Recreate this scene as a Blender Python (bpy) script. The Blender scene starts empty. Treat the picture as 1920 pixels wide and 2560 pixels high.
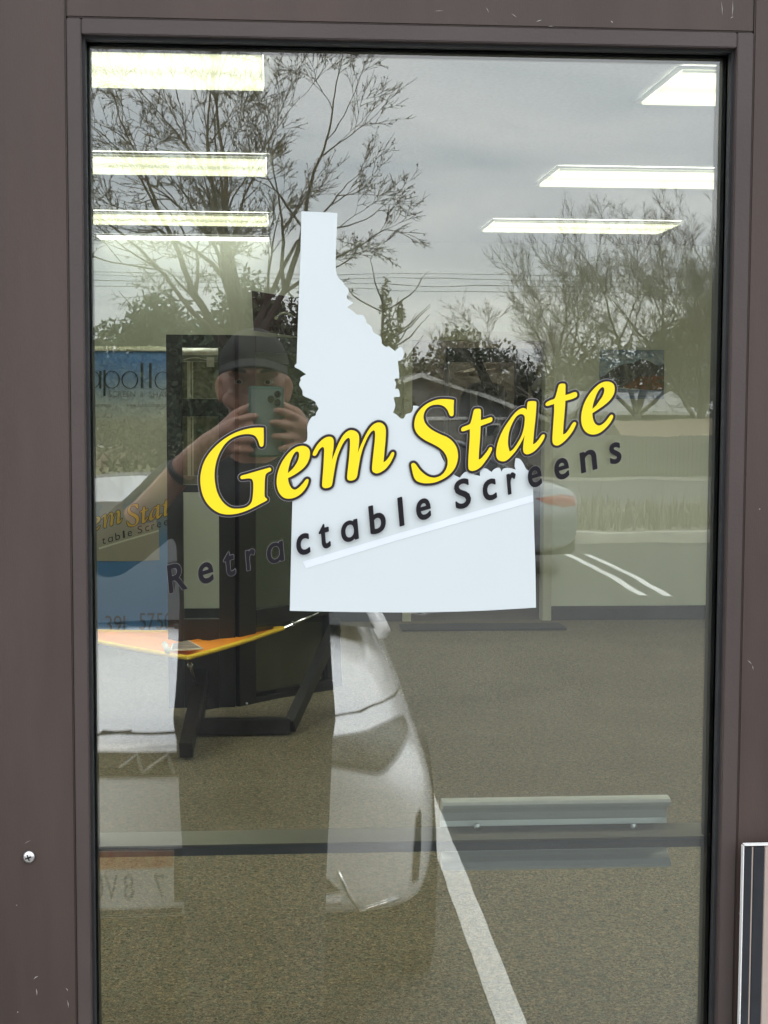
import bpy, bmesh, math, random
import numpy as np
from mathutils import Vector, Matrix
from mathutils.bvhtree import BVHTree
from mathutils.geometry import tessellate_polygon

random.seed(7)
SC = bpy.context.scene
COL = SC.collection

# ------------------------------------------------------------------ camera
D, EYE = 1.62, 1.62            # metres from the glass, height over the sill
FPX = 3761.0                   # focal length in photograph pixels (1920 wide)
PITCH, YAW, ROLL = math.radians(4.273), math.radians(4.20), math.radians(-0.22)
cam_d = bpy.data.cameras.new('camera')
cam_d.sensor_fit = 'HORIZONTAL'
cam_d.sensor_width = 36.0
cam_d.lens = FPX / 1920.0 * 36.0
cam_d.clip_start, cam_d.clip_end = 0.01, 600.0
cam = bpy.data.objects.new('camera', cam_d)
COL.objects.link(cam)
CAMROT = (Matrix.Rotation(-YAW, 3, 'Z') @ Matrix.Rotation(math.pi / 2 - PITCH, 3, 'X') @ Matrix.Rotation(-ROLL, 3, 'Z'))
cam.matrix_world = Matrix.Translation((0, -D, EYE)) @ CAMROT.to_4x4()
SC.camera = cam

# ------------------------------------------------------------------ light
SUN_EL, SUN_AZ = math.radians(56), math.radians(8)
world = bpy.data.worlds.new('World')
SC.world = world
world.use_nodes = True
wt = world.node_tree
wn, wl = wt.nodes, wt.links
wn.clear()
w_out = wn.new('ShaderNodeOutputWorld')
w_bg = wn.new('ShaderNodeBackground')
w_bg.inputs['Strength'].default_value = 0.1
w_sky = wn.new('ShaderNodeTexSky')
w_sky.sky_type = 'NISHITA'
w_sky.sun_disc = False
w_sky.sun_elevation = SUN_EL
w_sky.sun_rotation = SUN_AZ
w_tc = wn.new('ShaderNodeTexCoord')
w_map = wn.new('ShaderNodeMapping')
w_map.inputs['Scale'].default_value = (1.6, 1.6, 9.0)
w_noise = wn.new('ShaderNodeTexNoise')
w_noise.inputs['Scale'].default_value = 1.7
w_noise.inputs['Detail'].default_value = 7.0
w_noise.inputs['Roughness'].default_value = 0.55
w_noise.inputs['Distortion'].default_value = 0.5
w_ramp = wn.new('ShaderNodeValToRGB')
w_ramp.color_ramp.elements[0].position = 0.30
w_ramp.color_ramp.elements[0].color = (5.6, 6.2, 6.9, 1)
w_ramp.color_ramp.elements[1].position = 0.72
w_ramp.color_ramp.elements[1].color = (10.8, 10.8, 10.7, 1)
w_sep = wn.new('ShaderNodeSeparateXYZ')
w_zen = wn.new('ShaderNodeMapRange')       # overcast skies brighten towards the zenith
w_zen.inputs['From Min'].default_value = 0.0
w_zen.inputs['From Max'].default_value = 1.0
w_zen.inputs['To Min'].default_value = 0.86
w_zen.inputs['To Max'].default_value = 1.5
w_mul = wn.new('ShaderNodeVectorMath')
w_mul.operation = 'SCALE'
w_mix = wn.new('ShaderNodeMix')
w_mix.data_type = 'RGBA'
w_mix.inputs[0].default_value = 0.90
wl.new(w_tc.outputs['Generated'], w_map.inputs['Vector'])
wl.new(w_map.outputs[0], w_noise.inputs['Vector'])
wl.new(w_noise.outputs['Fac'], w_ramp.inputs['Fac'])
wl.new(w_tc.outputs['Generated'], w_sep.inputs[0])
wl.new(w_sep.outputs['Z'], w_zen.inputs['Value'])
wl.new(w_ramp.outputs['Color'], w_mul.inputs[0])
wl.new(w_zen.outputs[0], w_mul.inputs['Scale'])
wl.new(w_sky.outputs['Color'], w_mix.inputs[6])
wl.new(w_mul.outputs[0], w_mix.inputs[7])
wl.new(w_mix.outputs[2], w_bg.inputs['Color'])
wl.new(w_bg.outputs[0], w_out.inputs['Surface'])

sun_d = bpy.data.lights.new('sun', 'SUN')
sun_d.energy = 1.5
sun_d.angle = math.radians(40)
sun_d.color = (1.0, 0.96, 0.9)
sun = bpy.data.objects.new('sun', sun_d)
COL.objects.link(sun)
# the sky's sun_rotation turns clockwise from +y, seen from above
sdir = Vector((math.sin(SUN_AZ) * math.cos(SUN_EL), math.cos(SUN_AZ) * math.cos(SUN_EL), math.sin(SUN_EL)))
sun.rotation_euler = (-sdir).to_track_quat('-Z', 'Y').to_euler()

SC.view_settings.view_transform = 'Standard'
SC.view_settings.look = 'None'
SC.view_settings.exposure = 1.5
SC.view_settings.gamma = 1.0
SC.view_settings.use_curve_mapping = False
SC.render.engine = 'CYCLES'
cy = SC.cycles
cy.use_denoising = True
cy.max_bounces = 9
cy.diffuse_bounces = 5
cy.glossy_bounces = 4
cy.transmission_bounces = 4
cy.transparent_max_bounces = 24
cy.sample_clamp_indirect = 6.0
cy.caustics_reflective = False
cy.caustics_refractive = False

# ------------------------------------------------------------------ helpers
def ray(px, py):
    d = CAMROT @ Vector(((px - 960) / FPX, -(py - 1280) / FPX, -1.0))
    return d / d.y
def P(px, py, Y):
    """The place at depth Y (metres beyond the glass, y = 0) seen at a photograph pixel."""
    return Vector((0, -D, EYE)) + ray(px, py) * (Y + D)
def R(px, py, dist):
    """A place outside, seen mirrored in the glass; dist = metres from the mirrored eye."""
    v = Vector((0, -D, EYE)) + ray(px, py) * dist
    return Vector((v.x, -v.y, v.z))

def node(nt, kind, **kw):
    n = nt.nodes.new(kind)
    for k, v in kw.items():
        if k in n.inputs:
            n.inputs[k].default_value = v
        else:
            setattr(n, k, v)
    return n

MATS = {}
def mat(name, col, rough=0.6, metal=0.0, var=0.12, scale=8.0, bump=0.0, bscale=60.0, coat=0.0, spec=0.5,
        col2=None, detail=4.0, stretch=None, specks=None, emit=None):
    if name in MATS:
        return MATS[name]
    m = bpy.data.materials.new(name)
    m.use_nodes = True
    nt = m.node_tree
    b = nt.nodes['Principled BSDF']
    b.inputs['Roughness'].default_value = rough
    b.inputs['Metallic'].default_value = metal
    b.inputs['Coat Weight'].default_value = coat
    b.inputs['Coat Roughness'].default_value = 0.06
    b.inputs['Specular IOR Level'].default_value = spec
    tc = node(nt, 'ShaderNodeTexCoord')
    src = tc.outputs['Object']
    if stretch:
        mp = node(nt, 'ShaderNodeMapping', Scale=stretch)
        nt.links.new(src, mp.inputs['Vector'])
        src = mp.outputs[0]
    no = node(nt, 'ShaderNodeTexNoise', Scale=scale, Detail=detail, Roughness=0.6)
    nt.links.new(src, no.inputs['Vector'])
    c1 = col2 if col2 else tuple(min(1, c * (1 + var)) for c in col)
    c0 = col if col2 else tuple(c * (1 - var) for c in col)
    rp = node(nt, 'ShaderNodeValToRGB')
    rp.color_ramp.elements[0].position = 0.32
    rp.color_ramp.elements[0].color = (*c0, 1)
    rp.color_ramp.elements[1].position = 0.68
    rp.color_ramp.elements[1].color = (*c1, 1)
    nt.links.new(no.outputs['Fac'], rp.inputs['Fac'])
    out = rp.outputs['Color']
    if specks:
        sc, thr, scol = specks
        vo = node(nt, 'ShaderNodeTexVoronoi', Scale=sc)
        nt.links.new(tc.outputs['Object'], vo.inputs['Vector'])
        cmp_ = node(nt, 'ShaderNodeMath', operation='LESS_THAN')
        cmp_.inputs[1].default_value = thr
        nt.links.new(vo.outputs['Distance'], cmp_.inputs[0])
        wn_ = node(nt, 'ShaderNodeTexNoise', Scale=sc * 0.09, Detail=1.0)
        nt.links.new(tc.outputs['Object'], wn_.inputs['Vector'])
        gt = node(nt, 'ShaderNodeMath', operation='GREATER_THAN')
        gt.inputs[1].default_value = 0.62
        nt.links.new(wn_.outputs['Fac'], gt.inputs[0])
        mu = node(nt, 'ShaderNodeMath', operation='MULTIPLY')
        nt.links.new(cmp_.outputs[0], mu.inputs[0])
        nt.links.new(gt.outputs[0], mu.inputs[1])
        mx = node(nt, 'ShaderNodeMix', data_type='RGBA')
        nt.links.new(mu.outputs[0], mx.inputs[0])
        nt.links.new(out, mx.inputs[6])
        mx.inputs[7].default_value = (*scol, 1)
        out = mx.outputs[2]
    nt.links.new(out, b.inputs['Base Color'])
    if bump:
        bn = node(nt, 'ShaderNodeTexNoise', Scale=bscale, Detail=3.0)
        nt.links.new(src, bn.inputs['Vector'])
        bp = node(nt, 'ShaderNodeBump', Strength=bump, Distance=0.01)
        nt.links.new(bn.outputs['Fac'], bp.inputs['Height'])
        nt.links.new(bp.outputs[0], b.inputs['Normal'])
    if emit:
        b.inputs['Emission Color'].default_value = (*emit[0], 1)
        b.inputs['Emission Strength'].default_value = emit[1]
    MATS[name] = m
    return m

def thin_glass(name, tint, ior, wave=0.0, rough=0.0, dust=0.0):
    m = bpy.data.materials.new(name)
    m.use_nodes = True
    nt = m.node_tree
    nt.nodes.clear()
    o = node(nt, 'ShaderNodeOutputMaterial')
    tr = node(nt, 'ShaderNodeBsdfTransparent')
    tr.inputs['Color'].default_value = (*tint, 1)
    gl = node(nt, 'ShaderNodeBsdfGlossy', Roughness=rough)
    gl.inputs['Color'].default_value = (1, 1, 1, 1)
    fr = node(nt, 'ShaderNodeFresnel', IOR=ior)
    mx = node(nt, 'ShaderNodeMixShader')
    nt.links.new(fr.outputs[0], mx.inputs[0])
    nt.links.new(tr.outputs[0], mx.inputs[1])
    nt.links.new(gl.outputs[0], mx.inputs[2])
    if wave:
        tc = node(nt, 'ShaderNodeTexCoord')
        mp = node(nt, 'ShaderNodeMapping', Scale=(6.0, 1.0, 22.0))
        no = node(nt, 'ShaderNodeTexNoise', Scale=1.0, Detail=1.5)
        bp = node(nt, 'ShaderNodeBump', Strength=1.0, Distance=wave)
        nt.links.new(tc.outputs['Object'], mp.inputs['Vector'])
        nt.links.new(mp.outputs[0], no.inputs['Vector'])
        nt.links.new(no.outputs['Fac'], bp.inputs['Height'])
        nt.links.new(bp.outputs[0], gl.inputs['Normal'])
    last = mx.outputs[0]
    if dust:                                     # a film of dust, thicker in patches and runs
        tc2 = node(nt, 'ShaderNodeTexCoord')
        mp2 = node(nt, 'ShaderNodeMapping', Scale=(9.0, 1.0, 2.5))
        n2 = node(nt, 'ShaderNodeTexNoise', Scale=1.6, Detail=6.0, Roughness=0.65)
        mr2 = node(nt, 'ShaderNodeMapRange')
        mr2.inputs['From Min'].default_value, mr2.inputs['From Max'].default_value = 0.45, 0.8
        mr2.inputs['To Min'].default_value, mr2.inputs['To Max'].default_value = dust * 0.25, dust * 2.2
        df = node(nt, 'ShaderNodeBsdfDiffuse')
        df.inputs['Color'].default_value = (0.55, 0.54, 0.50, 1)
        m2 = node(nt, 'ShaderNodeMixShader')
        nt.links.new(tc2.outputs['Object'], mp2.inputs['Vector'])
        nt.links.new(mp2.outputs[0], n2.inputs['Vector'])
        nt.links.new(n2.outputs['Fac'], mr2.inputs['Value'])
        nt.links.new(mr2.outputs[0], m2.inputs[0])
        nt.links.new(last, m2.inputs[1])
        nt.links.new(df.outputs[0], m2.inputs[2])
        last = m2.outputs[0]
    nt.links.new(last, o.inputs['Surface'])
    MATS[name] = m
    return m

def tag(o, label=None, cat=None, group=None, kind=None):
    for k, v in (('label', label), ('category', cat), ('group', group), ('kind', kind)):
        if v:
            o[k] = v
    return o
def empty(name, loc=(0, 0, 0), rz=0.0, **kw):
    o = bpy.data.objects.new(name, None)
    o.empty_display_size = 0.1
    COL.objects.link(o)
    o.location = loc
    o.rotation_euler = (0, 0, rz)
    return tag(o, **kw)
def link(name, me, m=None, parent=None, smooth=False, **kw):
    o = bpy.data.objects.new(name, me)
    COL.objects.link(o)
    if m and not me.materials:
        me.materials.append(m)
    if smooth:
        me.polygons.foreach_set('use_smooth', [True] * len(me.polygons))
    if parent is not None:
        o.parent = parent
    return tag(o, **kw)
def copy_tree(o, parent=None):
    c = o.copy()
    COL.objects.link(c)
    c.parent = parent
    for ch in list(o.children):
        copy_tree(ch, c)
    return c
def world_to(parent, verts):
    """World points into the space of an unrotated or rotated Empty."""
    if parent is None:
        return verts
    m = Matrix.Identity(4)
    while parent is not None:
        m = Matrix.Translation(parent.location) @ Matrix.Rotation(parent.rotation_euler.z, 4, 'Z') @ m
        parent = parent.parent
    m = m.inverted()
    return [m @ Vector(v) for v in verts]

class MB:
    """Collects faces; build() links them as one mesh object."""
    def __init__(self):
        self.v, self.f = [], []
    def add(self, vs, fs):
        n = len(self.v)
        self.v += [Vector(v) for v in vs]
        self.f += [tuple(i + n for i in f) for f in fs]
        return self
    def box(self, x0, x1, y0, y1, z0, z1):
        vs = [(x, y, z) for z in (z0, z1) for y in (y0, y1) for x in (x0, x1)]
        return self.add(vs, [(0, 2, 3, 1), (4, 5, 7, 6), (0, 1, 5, 4), (2, 6, 7, 3), (0, 4, 6, 2), (1, 3, 7, 5)])
    def bar(self, a, b, w, h):
        a, b = Vector(a), Vector(b)
        d = (b - a).normalized()
        up = Vector((0, 0, 1)) if abs(d.z) < 0.95 else Vector((0, 1, 0))
        s = d.cross(up).normalized() * (w / 2)
        u = s.cross(d).normalized() * (h / 2)
        vs = [p + q for p in (a, b) for q in (-s - u, s - u, s + u, -s + u)]
        return self.add(vs, [(0, 1, 2, 3), (7, 6, 5, 4), (0, 4, 5, 1), (1, 5, 6, 2), (2, 6, 7, 3), (3, 7, 4, 0)])
    def tube(self, pts, rad, n=8, cap=True):
        pts = [Vector(p) for p in pts]
        rad = rad if isinstance(rad, (list, tuple)) else [rad] * len(pts)
        vs, fs = [], []
        prev = None
        for i, p in enumerate(pts):
            d = (pts[min(i + 1, len(pts) - 1)] - pts[max(i - 1, 0)])
            d = d.normalized() if d.length > 1e-9 else Vector((0, 0, 1))
            if prev is None:
                up = Vector((0, 0, 1)) if abs(d.z) < 0.9 else Vector((1, 0, 0))
                s = d.cross(up).normalized()
            else:
                s = (prev - d * prev.dot(d)).normalized()
            prev = s
            u = d.cross(s)
            for k in range(n):
                a = 2 * math.pi * k / n
                vs.append(p + (s * math.cos(a) + u * math.sin(a)) * rad[i])
        for i in range(len(pts) - 1):
            for k in range(n):
                fs.append((i * n + k, i * n + (k + 1) % n, (i + 1) * n + (k + 1) % n, (i + 1) * n + k))
        if cap:
            fs.append(tuple(range(n - 1, -1, -1)))
            fs.append(tuple((len(pts) - 1) * n + k for k in range(n)))
        return self.add(vs, fs)
    def lathe(self, prof, n=24, centre=(0, 0, 0), axis='z'):
        vs, fs = [], []
        for (r, h) in prof:
            for k in range(n):
                a = 2 * math.pi * k / n
                c, s = r * math.cos(a), r * math.sin(a)
                v = {'z': (c, s, h), 'x': (h, c, s), 'y': (c, h, s)}[axis]
                vs.append(Vector(v) + Vector(centre))
        for i in range(len(prof) - 1):
            for k in range(n):
                fs.append((i * n + k, i * n + (k + 1) % n, (i + 1) * n + (k + 1) % n, (i + 1) * n + k))
        return self.add(vs, fs)
    def poly(self, loop):
        return self.add(loop, [tuple(range(len(loop)))])
    def slab(self, loop, off):
        """A polygon given thickness along the vector off."""
        n = len(loop)
        off = Vector(off)
        vs = [Vector(p) for p in loop] + [Vector(p) + off for p in loop]
        fs = [tuple(range(n)), tuple(range(2 * n - 1, n - 1, -1))]
        fs += [(i, i + n, (i + 1) % n + n, (i + 1) % n) for i in range(n)]
        return self.add(vs, fs)
    def mesh(self, parent=None, bevel=0.0, seg=2):
        me = bpy.data.meshes.new('mesh')
        me.from_pydata(world_to(parent, self.v), [], self.f)
        me.update()
        bm = bmesh.new()
        bm.from_mesh(me)
        bmesh.ops.recalc_face_normals(bm, faces=bm.faces)
        if bevel:
            bmesh.ops.bevel(bm, geom=bm.edges[:], offset=bevel, segments=seg, affect='EDGES', clamp_overlap=True)
        bm.to_mesh(me)
        bm.free()
        return me
    def build(self, name, m, parent=None, bevel=0.0, smooth=False, local=False, seg=2, **kw):
        return link(name, self.mesh(None if local else parent, bevel, seg), m, parent, smooth, **kw)

def box(name, m, x0, x1, y0, y1, z0, z1, parent=None, bevel=0.0, **kw):
    return MB().box(x0, x1, y0, y1, z0, z1).build(name, m, parent, bevel, **kw)

# ------- flat outlines: smooth loops, offset outlines and filled sheets
def spline(pts, n=6):
    """Closed Catmull-Rom loop; a third value of 1 marks a sharp corner."""
    N, out = len(pts), []
    cor = [len(p) > 2 and p[2] for p in pts]
    q = [np.array(p[:2], float) for p in pts]
    for i in range(N):
        p1, p2 = q[i], q[(i + 1) % N]
        p0 = p1 if cor[i] else q[i - 1]
        p3 = p2 if cor[(i + 1) % N] else q[(i + 2) % N]
        L = np.linalg.norm(p2 - p1) + 1e-9
        m1 = (p2 - p0) * (L / (np.linalg.norm(p1 - p0) + L)) if not cor[i] else (p2 - p1)
        m2 = (p3 - p1) * (L / (np.linalg.norm(p3 - p2) + L)) if not cor[(i + 1) % N] else (p2 - p1)
        for k in range(n):
            t = k / n
            a, b_ = t * t * t, t * t
            out.append((2 * a - 3 * b_ + 1) * p1 + (a - 2 * b_ + t) * m1 + (-2 * a + 3 * b_) * p2 + (a - b_) * m2)
    return np.array(out)

def outline(loops, level, step=1.0):
    """Outlines at a distance `level` outside filled loops (even-odd)."""
    allp = np.vstack(loops)
    pad = abs(level) + 3 * step
    x0, y0 = allp.min(0) - pad
    x1, y1 = allp.max(0) + pad
    gx, gy = np.arange(x0, x1 + step, step), np.arange(y0, y1 + step, step)
    X, Y = np.meshgrid(gx, gy, indexing='ij')
    dist = np.full(X.shape, 1e9)
    ins = np.zeros(X.shape, bool)
    for lp in loops:
        for i in range(len(lp)):
            ax, ay = lp[i]
            bx, by = lp[(i + 1) % len(lp)]
            dx, dy = bx - ax, by - ay
            t = np.clip(((X - ax) * dx + (Y - ay) * dy) / (dx * dx + dy * dy + 1e-12), 0, 1)
            dist = np.minimum(dist, np.hypot(X - ax - t * dx, Y - ay - t * dy))
            if ay != by:
                cr = ((Y < ay) != (Y < by)) & (X < ax + (Y - ay) * dx / (dy if dy else 1e-12))
                ins ^= cr
    F = np.where(ins, -dist, dist) - level
    s = F < 0
    mixed = np.argwhere((s[:-1, :-1].astype(int) + s[1:, :-1] + s[:-1, 1:] + s[1:, 1:]) % 4 != 0)
    nxt, pos = {}, {}
    def cross(i, j, i2, j2):
        key = (i, j, i2, j2)
        if key not in pos:
            a, b_ = F[i, j], F[i2, j2]
            t = a / (a - b_)
            pos[key] = (gx[i] + (gx[i2] - gx[i]) * t, gy[j] + (gy[j2] - gy[j]) * t)
        return key
    TAB = {1: [(3, 0)], 2: [(0, 1)], 3: [(3, 1)], 4: [(1, 2)], 5: [(3, 0), (1, 2)], 6: [(0, 2)], 7: [(3, 2)],
           8: [(2, 3)], 9: [(2, 0)], 10: [(0, 1), (2, 3)], 11: [(2, 1)], 12: [(1, 3)], 13: [(1, 0)], 14: [(0, 3)]}
    for i, j in mixed:
        i, j = int(i), int(j)
        c = s[i, j] * 1 + s[i + 1, j] * 2 + s[i + 1, j + 1] * 4 + s[i, j + 1] * 8
        E = {0: (i, j, i + 1, j), 1: (i + 1, j, i + 1, j + 1), 2: (i, j + 1, i + 1, j + 1), 3: (i, j, i, j + 1)}
        for a, b_ in TAB[int(c)]:
            nxt[cross(*E[a])] = cross(*E[b_])
    res = []
    while nxt:
        k0 = next(iter(nxt))
        lp, k = [], k0
        while k in nxt:
            lp.append(pos[k])
            k = nxt.pop(k)
        if len(lp) > 8:
            res.append(np.array(lp[::2]))
    return res

def sheet(loops, fn):
    """Filled flat mesh from 2-D loops; fn maps a 2-D point to the world."""
    vl = [[Vector((p[0], p[1], 0)) for p in lp] for lp in loops]
    tris = tessellate_polygon(vl)
    flat = [fn(p.x, p.y) for lp in vl for p in lp]
    mb = MB()
    mb.add(flat, [tuple(t) for t in tris])
    return mb

GLY = {}
def glyph(ch):
    """Loops of one character of the built-in font, baseline at 0, one em tall."""
    if ch not in GLY:
        cu = bpy.data.curves.new('glyph', 'FONT')
        cu.body = ch
        cu.fill_mode = 'NONE'
        cu.resolution_u = 5
        ob = bpy.data.objects.new('glyph', cu)
        COL.objects.link(ob)
        dg = bpy.context.evaluated_depsgraph_get()
        me = ob.evaluated_get(dg).to_mesh()
        adj = {}
        for e in me.edges:
            a, b_ = e.vertices
            adj.setdefault(a, []).append(b_)
            adj.setdefault(b_, []).append(a)
        loops, seen = [], set()
        for v0 in adj:
            if v0 in seen:
                continue
            lp, v, pv = [], v0, None
            while v not in seen:
                seen.add(v)
                lp.append(tuple(me.vertices[v].co[:2]))
                n_ = [w for w in adj[v] if w != pv and w not in seen]
                pv = v
                if not n_:
                    break
                v = n_[0]
            if len(lp) > 2:
                loops.append(np.array(lp))
        bpy.data.objects.remove(ob)
        bpy.data.curves.remove(cu)
        GLY[ch] = loops
    return GLY[ch]

# ------------------------------------------------------------------ materials
BROWN = mat('brown_paint', (0.051, 0.0345, 0.029), 0.5, spec=0.35, var=0.2, scale=3.0, bump=0.05, bscale=240, stretch=(3, 3, 0.5),
            specks=(55, 0.035, (0.5, 0.5, 0.5)))
BROWN2 = mat('brown_bead_paint', (0.058, 0.043, 0.040), 0.48, spec=0.35, var=0.10, scale=5.0, bump=0.04, bscale=240,
             specks=(60, 0.03, (0.45, 0.45, 0.45)))
RUBBER = mat('rubber', (0.013, 0.014, 0.016), 0.55, var=0.3, scale=30, bump=0.1)
SPACER = mat('spacer', (0.045, 0.05, 0.06), 0.4, var=0.2, scale=20)
DARKMETAL = mat('dark_metal', (0.03, 0.03, 0.033), 0.38, var=0.15)
SEAM = mat('seam_black', (0.006, 0.006, 0.006), 0.8)
ALU = mat('aluminium', (0.93, 0.94, 0.90), 0.3, metal=0.12, var=0.05, scale=3, stretch=(0.3, 30, 30))
STEEL = mat('steel', (0.6, 0.6, 0.6), 0.3, metal=1.0)
CHROME = mat('chrome', (0.75, 0.75, 0.76), 0.12, metal=1.0, var=0.03)
VINYL = mat('white_vinyl', (0.53, 0.575, 0.585), 0.4, var=0.03, scale=2.0, bump=0.012, bscale=9)
VINYL2 = mat('bright_white_vinyl', (0.63, 0.67, 0.72), 0.3, var=0.01)
YELLOW = mat('yellow_vinyl', (0.80, 0.60, 0.002), 0.38, var=0.02, scale=4)
INK = mat('black_vinyl', (0.017, 0.012, 0.016), 0.45, var=0.1, spec=0.25)
INK2 = mat('charcoal_vinyl', (0.012, 0.011, 0.014), 0.55, var=0.1, spec=0.12)
RIM = mat('clear_rim', (0.26, 0.25, 0.26), 0.5, var=0.05, spec=0.2)
GLASS = thin_glass('door_glass', (0.92, 0.955, 0.935), 2.05, wave=0.00004, dust=0.011)
WINGLASS = thin_glass('window_glass', (0.9, 0.94, 0.92), 1.7)

# ------------------------------------------------------------------ the door
FY = -0.031                                    # outer face of the door
def fx(px, py, Y=FY): return P(px, py, Y).x
def fz(px, py, Y=FY): return P(px, py, Y).z
DOOR_L, DOOR_R, SILL = -0.345, 0.635, -0.02
BL0, BL1 = fx(178, 1100), fx(214, 1100)        # left bead: outer and inner edge
BR1, BR0 = fx(1822, 1100), fx(1862, 1100)
BT0, BT1 = fz(960, 62), fz(960, 101)
BB1, BB0 = 0.30, 0.282
TOPZ = 2.17
door = empty('glass_door', (0.14, 0, SILL), label='brown framed glass shop door with yellow and white stickers', cat='door')
box('stile', BROWN, DOOR_L, BL0 - .0008, FY, 0.0, SILL, TOPZ, door, 0.0015)
box('stile', BROWN, BR0 + .0008, DOOR_R, FY, 0.0, SILL, TOPZ, door, 0.0015)
box('top_rail', BROWN, BL0, BR0, FY + .0003, 0.0, BT0 + .0008, TOPZ, door, 0.0015)
box('bottom_rail', BROWN, BL0, BR0, FY + .0003, 0.0, SILL, BB0 - .0008, door, 0.0015)
def ring(mb, x0, x1, z0, z1, t, y0, y1):
    mb.box(x0, x0 + t, y0, y1, z0, z1).box(x1 - t, x1, y0, y1, z0, z1)
    mb.box(x0 + t, x1 - t, y0, y1, z0, z0 + t).box(x0 + t, x1 - t, y0, y1, z1 - t, z1)
    return mb
ring(MB(), BL0 - .003, BR0 + .003, BB0 - .003, BT0 + .003, .010, FY + .006, FY + .010).build('seam', SEAM, door)
box('glazing_bead', BROWN2, BL0, BL1, FY - .001, -.012, BB0, BT0, door, 0.001)
box('glazing_bead', BROWN2, BR1, BR0, FY - .001, -.012, BB0, BT0, door, 0.001)
box('glazing_bead', BROWN2, BL1 + .0004, BR1 - .0004, FY - .001, -.012, BT1, BT0, door, 0.001)
box('glazing_bead', BROWN2, BL1 + .0004, BR1 - .0004, FY - .001, -.012, BB0, BB1, door, 0.001)
# rubber gasket in two steps, then the spacer bar at the edge of the pane
g0, g1 = .0048, .0058
ring(MB(), BL1 - .002, BR1 + .002, BB1 - .002, BT1 + .002, g0, -.022, -.001).build('gasket', RUBBER, door, 0.0006)
ring(MB(), BL1 - .003, BR1 + .003, BB1 - .003, BT1 + .003, g1, -.010, -.0006).build('gasket', RUBBER, door, 0.0006)
ring(MB(), BL1 + .001, BR1 - .001, BB1 + .001, BT1 - .001, .0022, .0093, .0308).build('spacer', SPACER, door)
box('glass_pane', GLASS, BL1 - .001, BR1 + .001, 0.0, 0.009, BB1 - .001, BT1 + .001, door)
# inner frame of the pane, seen through the glass
ring(MB(), BL0 - .06, BR0 + .06, BB0 - .06, BT0 + .06, .073, .031, .060).build('inner_frame', DARKMETAL, door, 0.001)

# the push rail behind the pane and the aluminium grip on it
RY = 0.020
rz1, rz0 = P(1040, 2103, RY).z, P(1040, 2128, RY).z
box('push_rail', mat('rail_grey', (.14, .14, .145), .4, var=.1), BL0, BR0, RY, RY + .055, rz0 - .001, rz1 - .002, door, 0.001)
box('rail_top_lit', mat('rail_top_lit_tone', (.20, .19, .155), .35), BL0, BR0, RY + .0005, RY + .0545, rz1 - .0019, rz1, door)  # pale top of the rail: ceiling light put into its colour
gx0, gx1 = P(1102, 2040, .08).x, P(1666, 2040, .08).x
gz1, gz0 = P(1380, 1990, .08).z, P(1380, 2160, .08).z
prof = [(.060, .000), (.052, .004), (.050, .012), (.055, .020), (.070, .022), (.075, .030), (.072, .052), (.066, .066),
        (.055, .072), (.045, .078), (.045, .081), (.060, .081)]
# profile in (y, height share) run along x: rolled top edge, hollow face, ledge and flared foot
H = gz1 - gz0
pr = [(.078, 1.0), (.070, 1.0), (.063, .985), (.060, .95), (.062, .90), (.072, .86), (.078, .78), (.080, .66), (.078, .56),
      (.068, .53), (.057, .52), (.056, .49), (.060, .47), (.074, .45), (.078, .34), (.077, .22), (.070, .17), (.060, .13),
      (.056, .07), (.057, .02), (.063, .0), (.072, .0), (.084, .1), (.086, .4), (.086, .9), (.083, .98)]
mb = MB()
n = len(pr)
vs = [Vector((x, y + .0, gz0 + h * H)) for x in (gx0, gx1) for (y, h) in pr]
mb.add(vs, [(i, (i + 1) % n, (i + 1) % n + n, i + n) for i in range(n)] + [tuple(range(n)), tuple(range(2 * n - 1, n - 1, -1))])
grip = mb.build('grip', ALU, door)
for px in (1193, 1583):
    c = P(px, 2065, .06)
    MB().lathe([(0, -.004), (.004, -.003), (.004, 0)], 10, (c.x, .058, c.z), 'y').build('rivet', STEEL, grip)

# scuffs and paint chips on the top rail and stiles
sm_ = MB()
for (x0, y0, x1, y1, w) in [(1215, 18, 1222, 32, .5), (1278, 34, 1292, 44, .6), (1340, 55, 1355, 50, .7), (1526, 52, 1532, 58, .9), (1803, 2, 1806, 40, .6), (1832, 0, 1830, 45, .7),
                            (1826, 46, 1834, 42, .7), (1085, 28, 1110, 27, .4), (1370, 66, 1384, 66, .5), (1322, 88, 1338, 86, .4), (1868, 1650, 1880, 1662, .7), (1880, 1662, 1883, 1676, .6),
                            (84, 2448, 96, 2440, .9), (90, 2470, 92, 2490, .8), (164, 2470, 170, 2478, .7), (1846, 2280, 1850, 2290, .6), (168, 2500, 171, 2520, .7), (1897, 1272, 1900, 1275, 1.2),
                            (40, 2262, 42, 2265, .9), (60, 2110, 78, 2100, .4)]:
    A, B_ = P(x0, y0, FY - .0002), P(x1, y1, FY - .0002)
    d_ = (B_ - A).normalized()
    u_ = Vector((-d_.z, 0, d_.x)) * w * .0005
    M_ = A.lerp(B_, .5) + u_ * 1.2
    sm_.add([A, M_ - u_, B_, M_ + u_], [(0, 1, 2, 3)])
sm_.build('scuff_marks', mat('scuff_grey', (.34, .32, .31), .7), door)

# cross-head screw in the left stile
c = P(72, 2142, FY)
sc = MB().lathe([(0, -.0042), (.004, -.0038), (.0063, -.0022), (.0072, 0), (.0066, .001)], 28, (c.x, FY, c.z), 'y').build('screw', STEEL, door, smooth=True)
for a in (0.35, 0.35 + math.pi / 2):
    d_ = Vector((math.cos(a), 0, math.sin(a))) * .0034
    MB().bar(Vector((c.x, FY - .0042, c.z)) - d_, Vector((c.x, FY - .0042, c.z)) + d_, .0013, .0012).build('slot', SEAM, sc)

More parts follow.
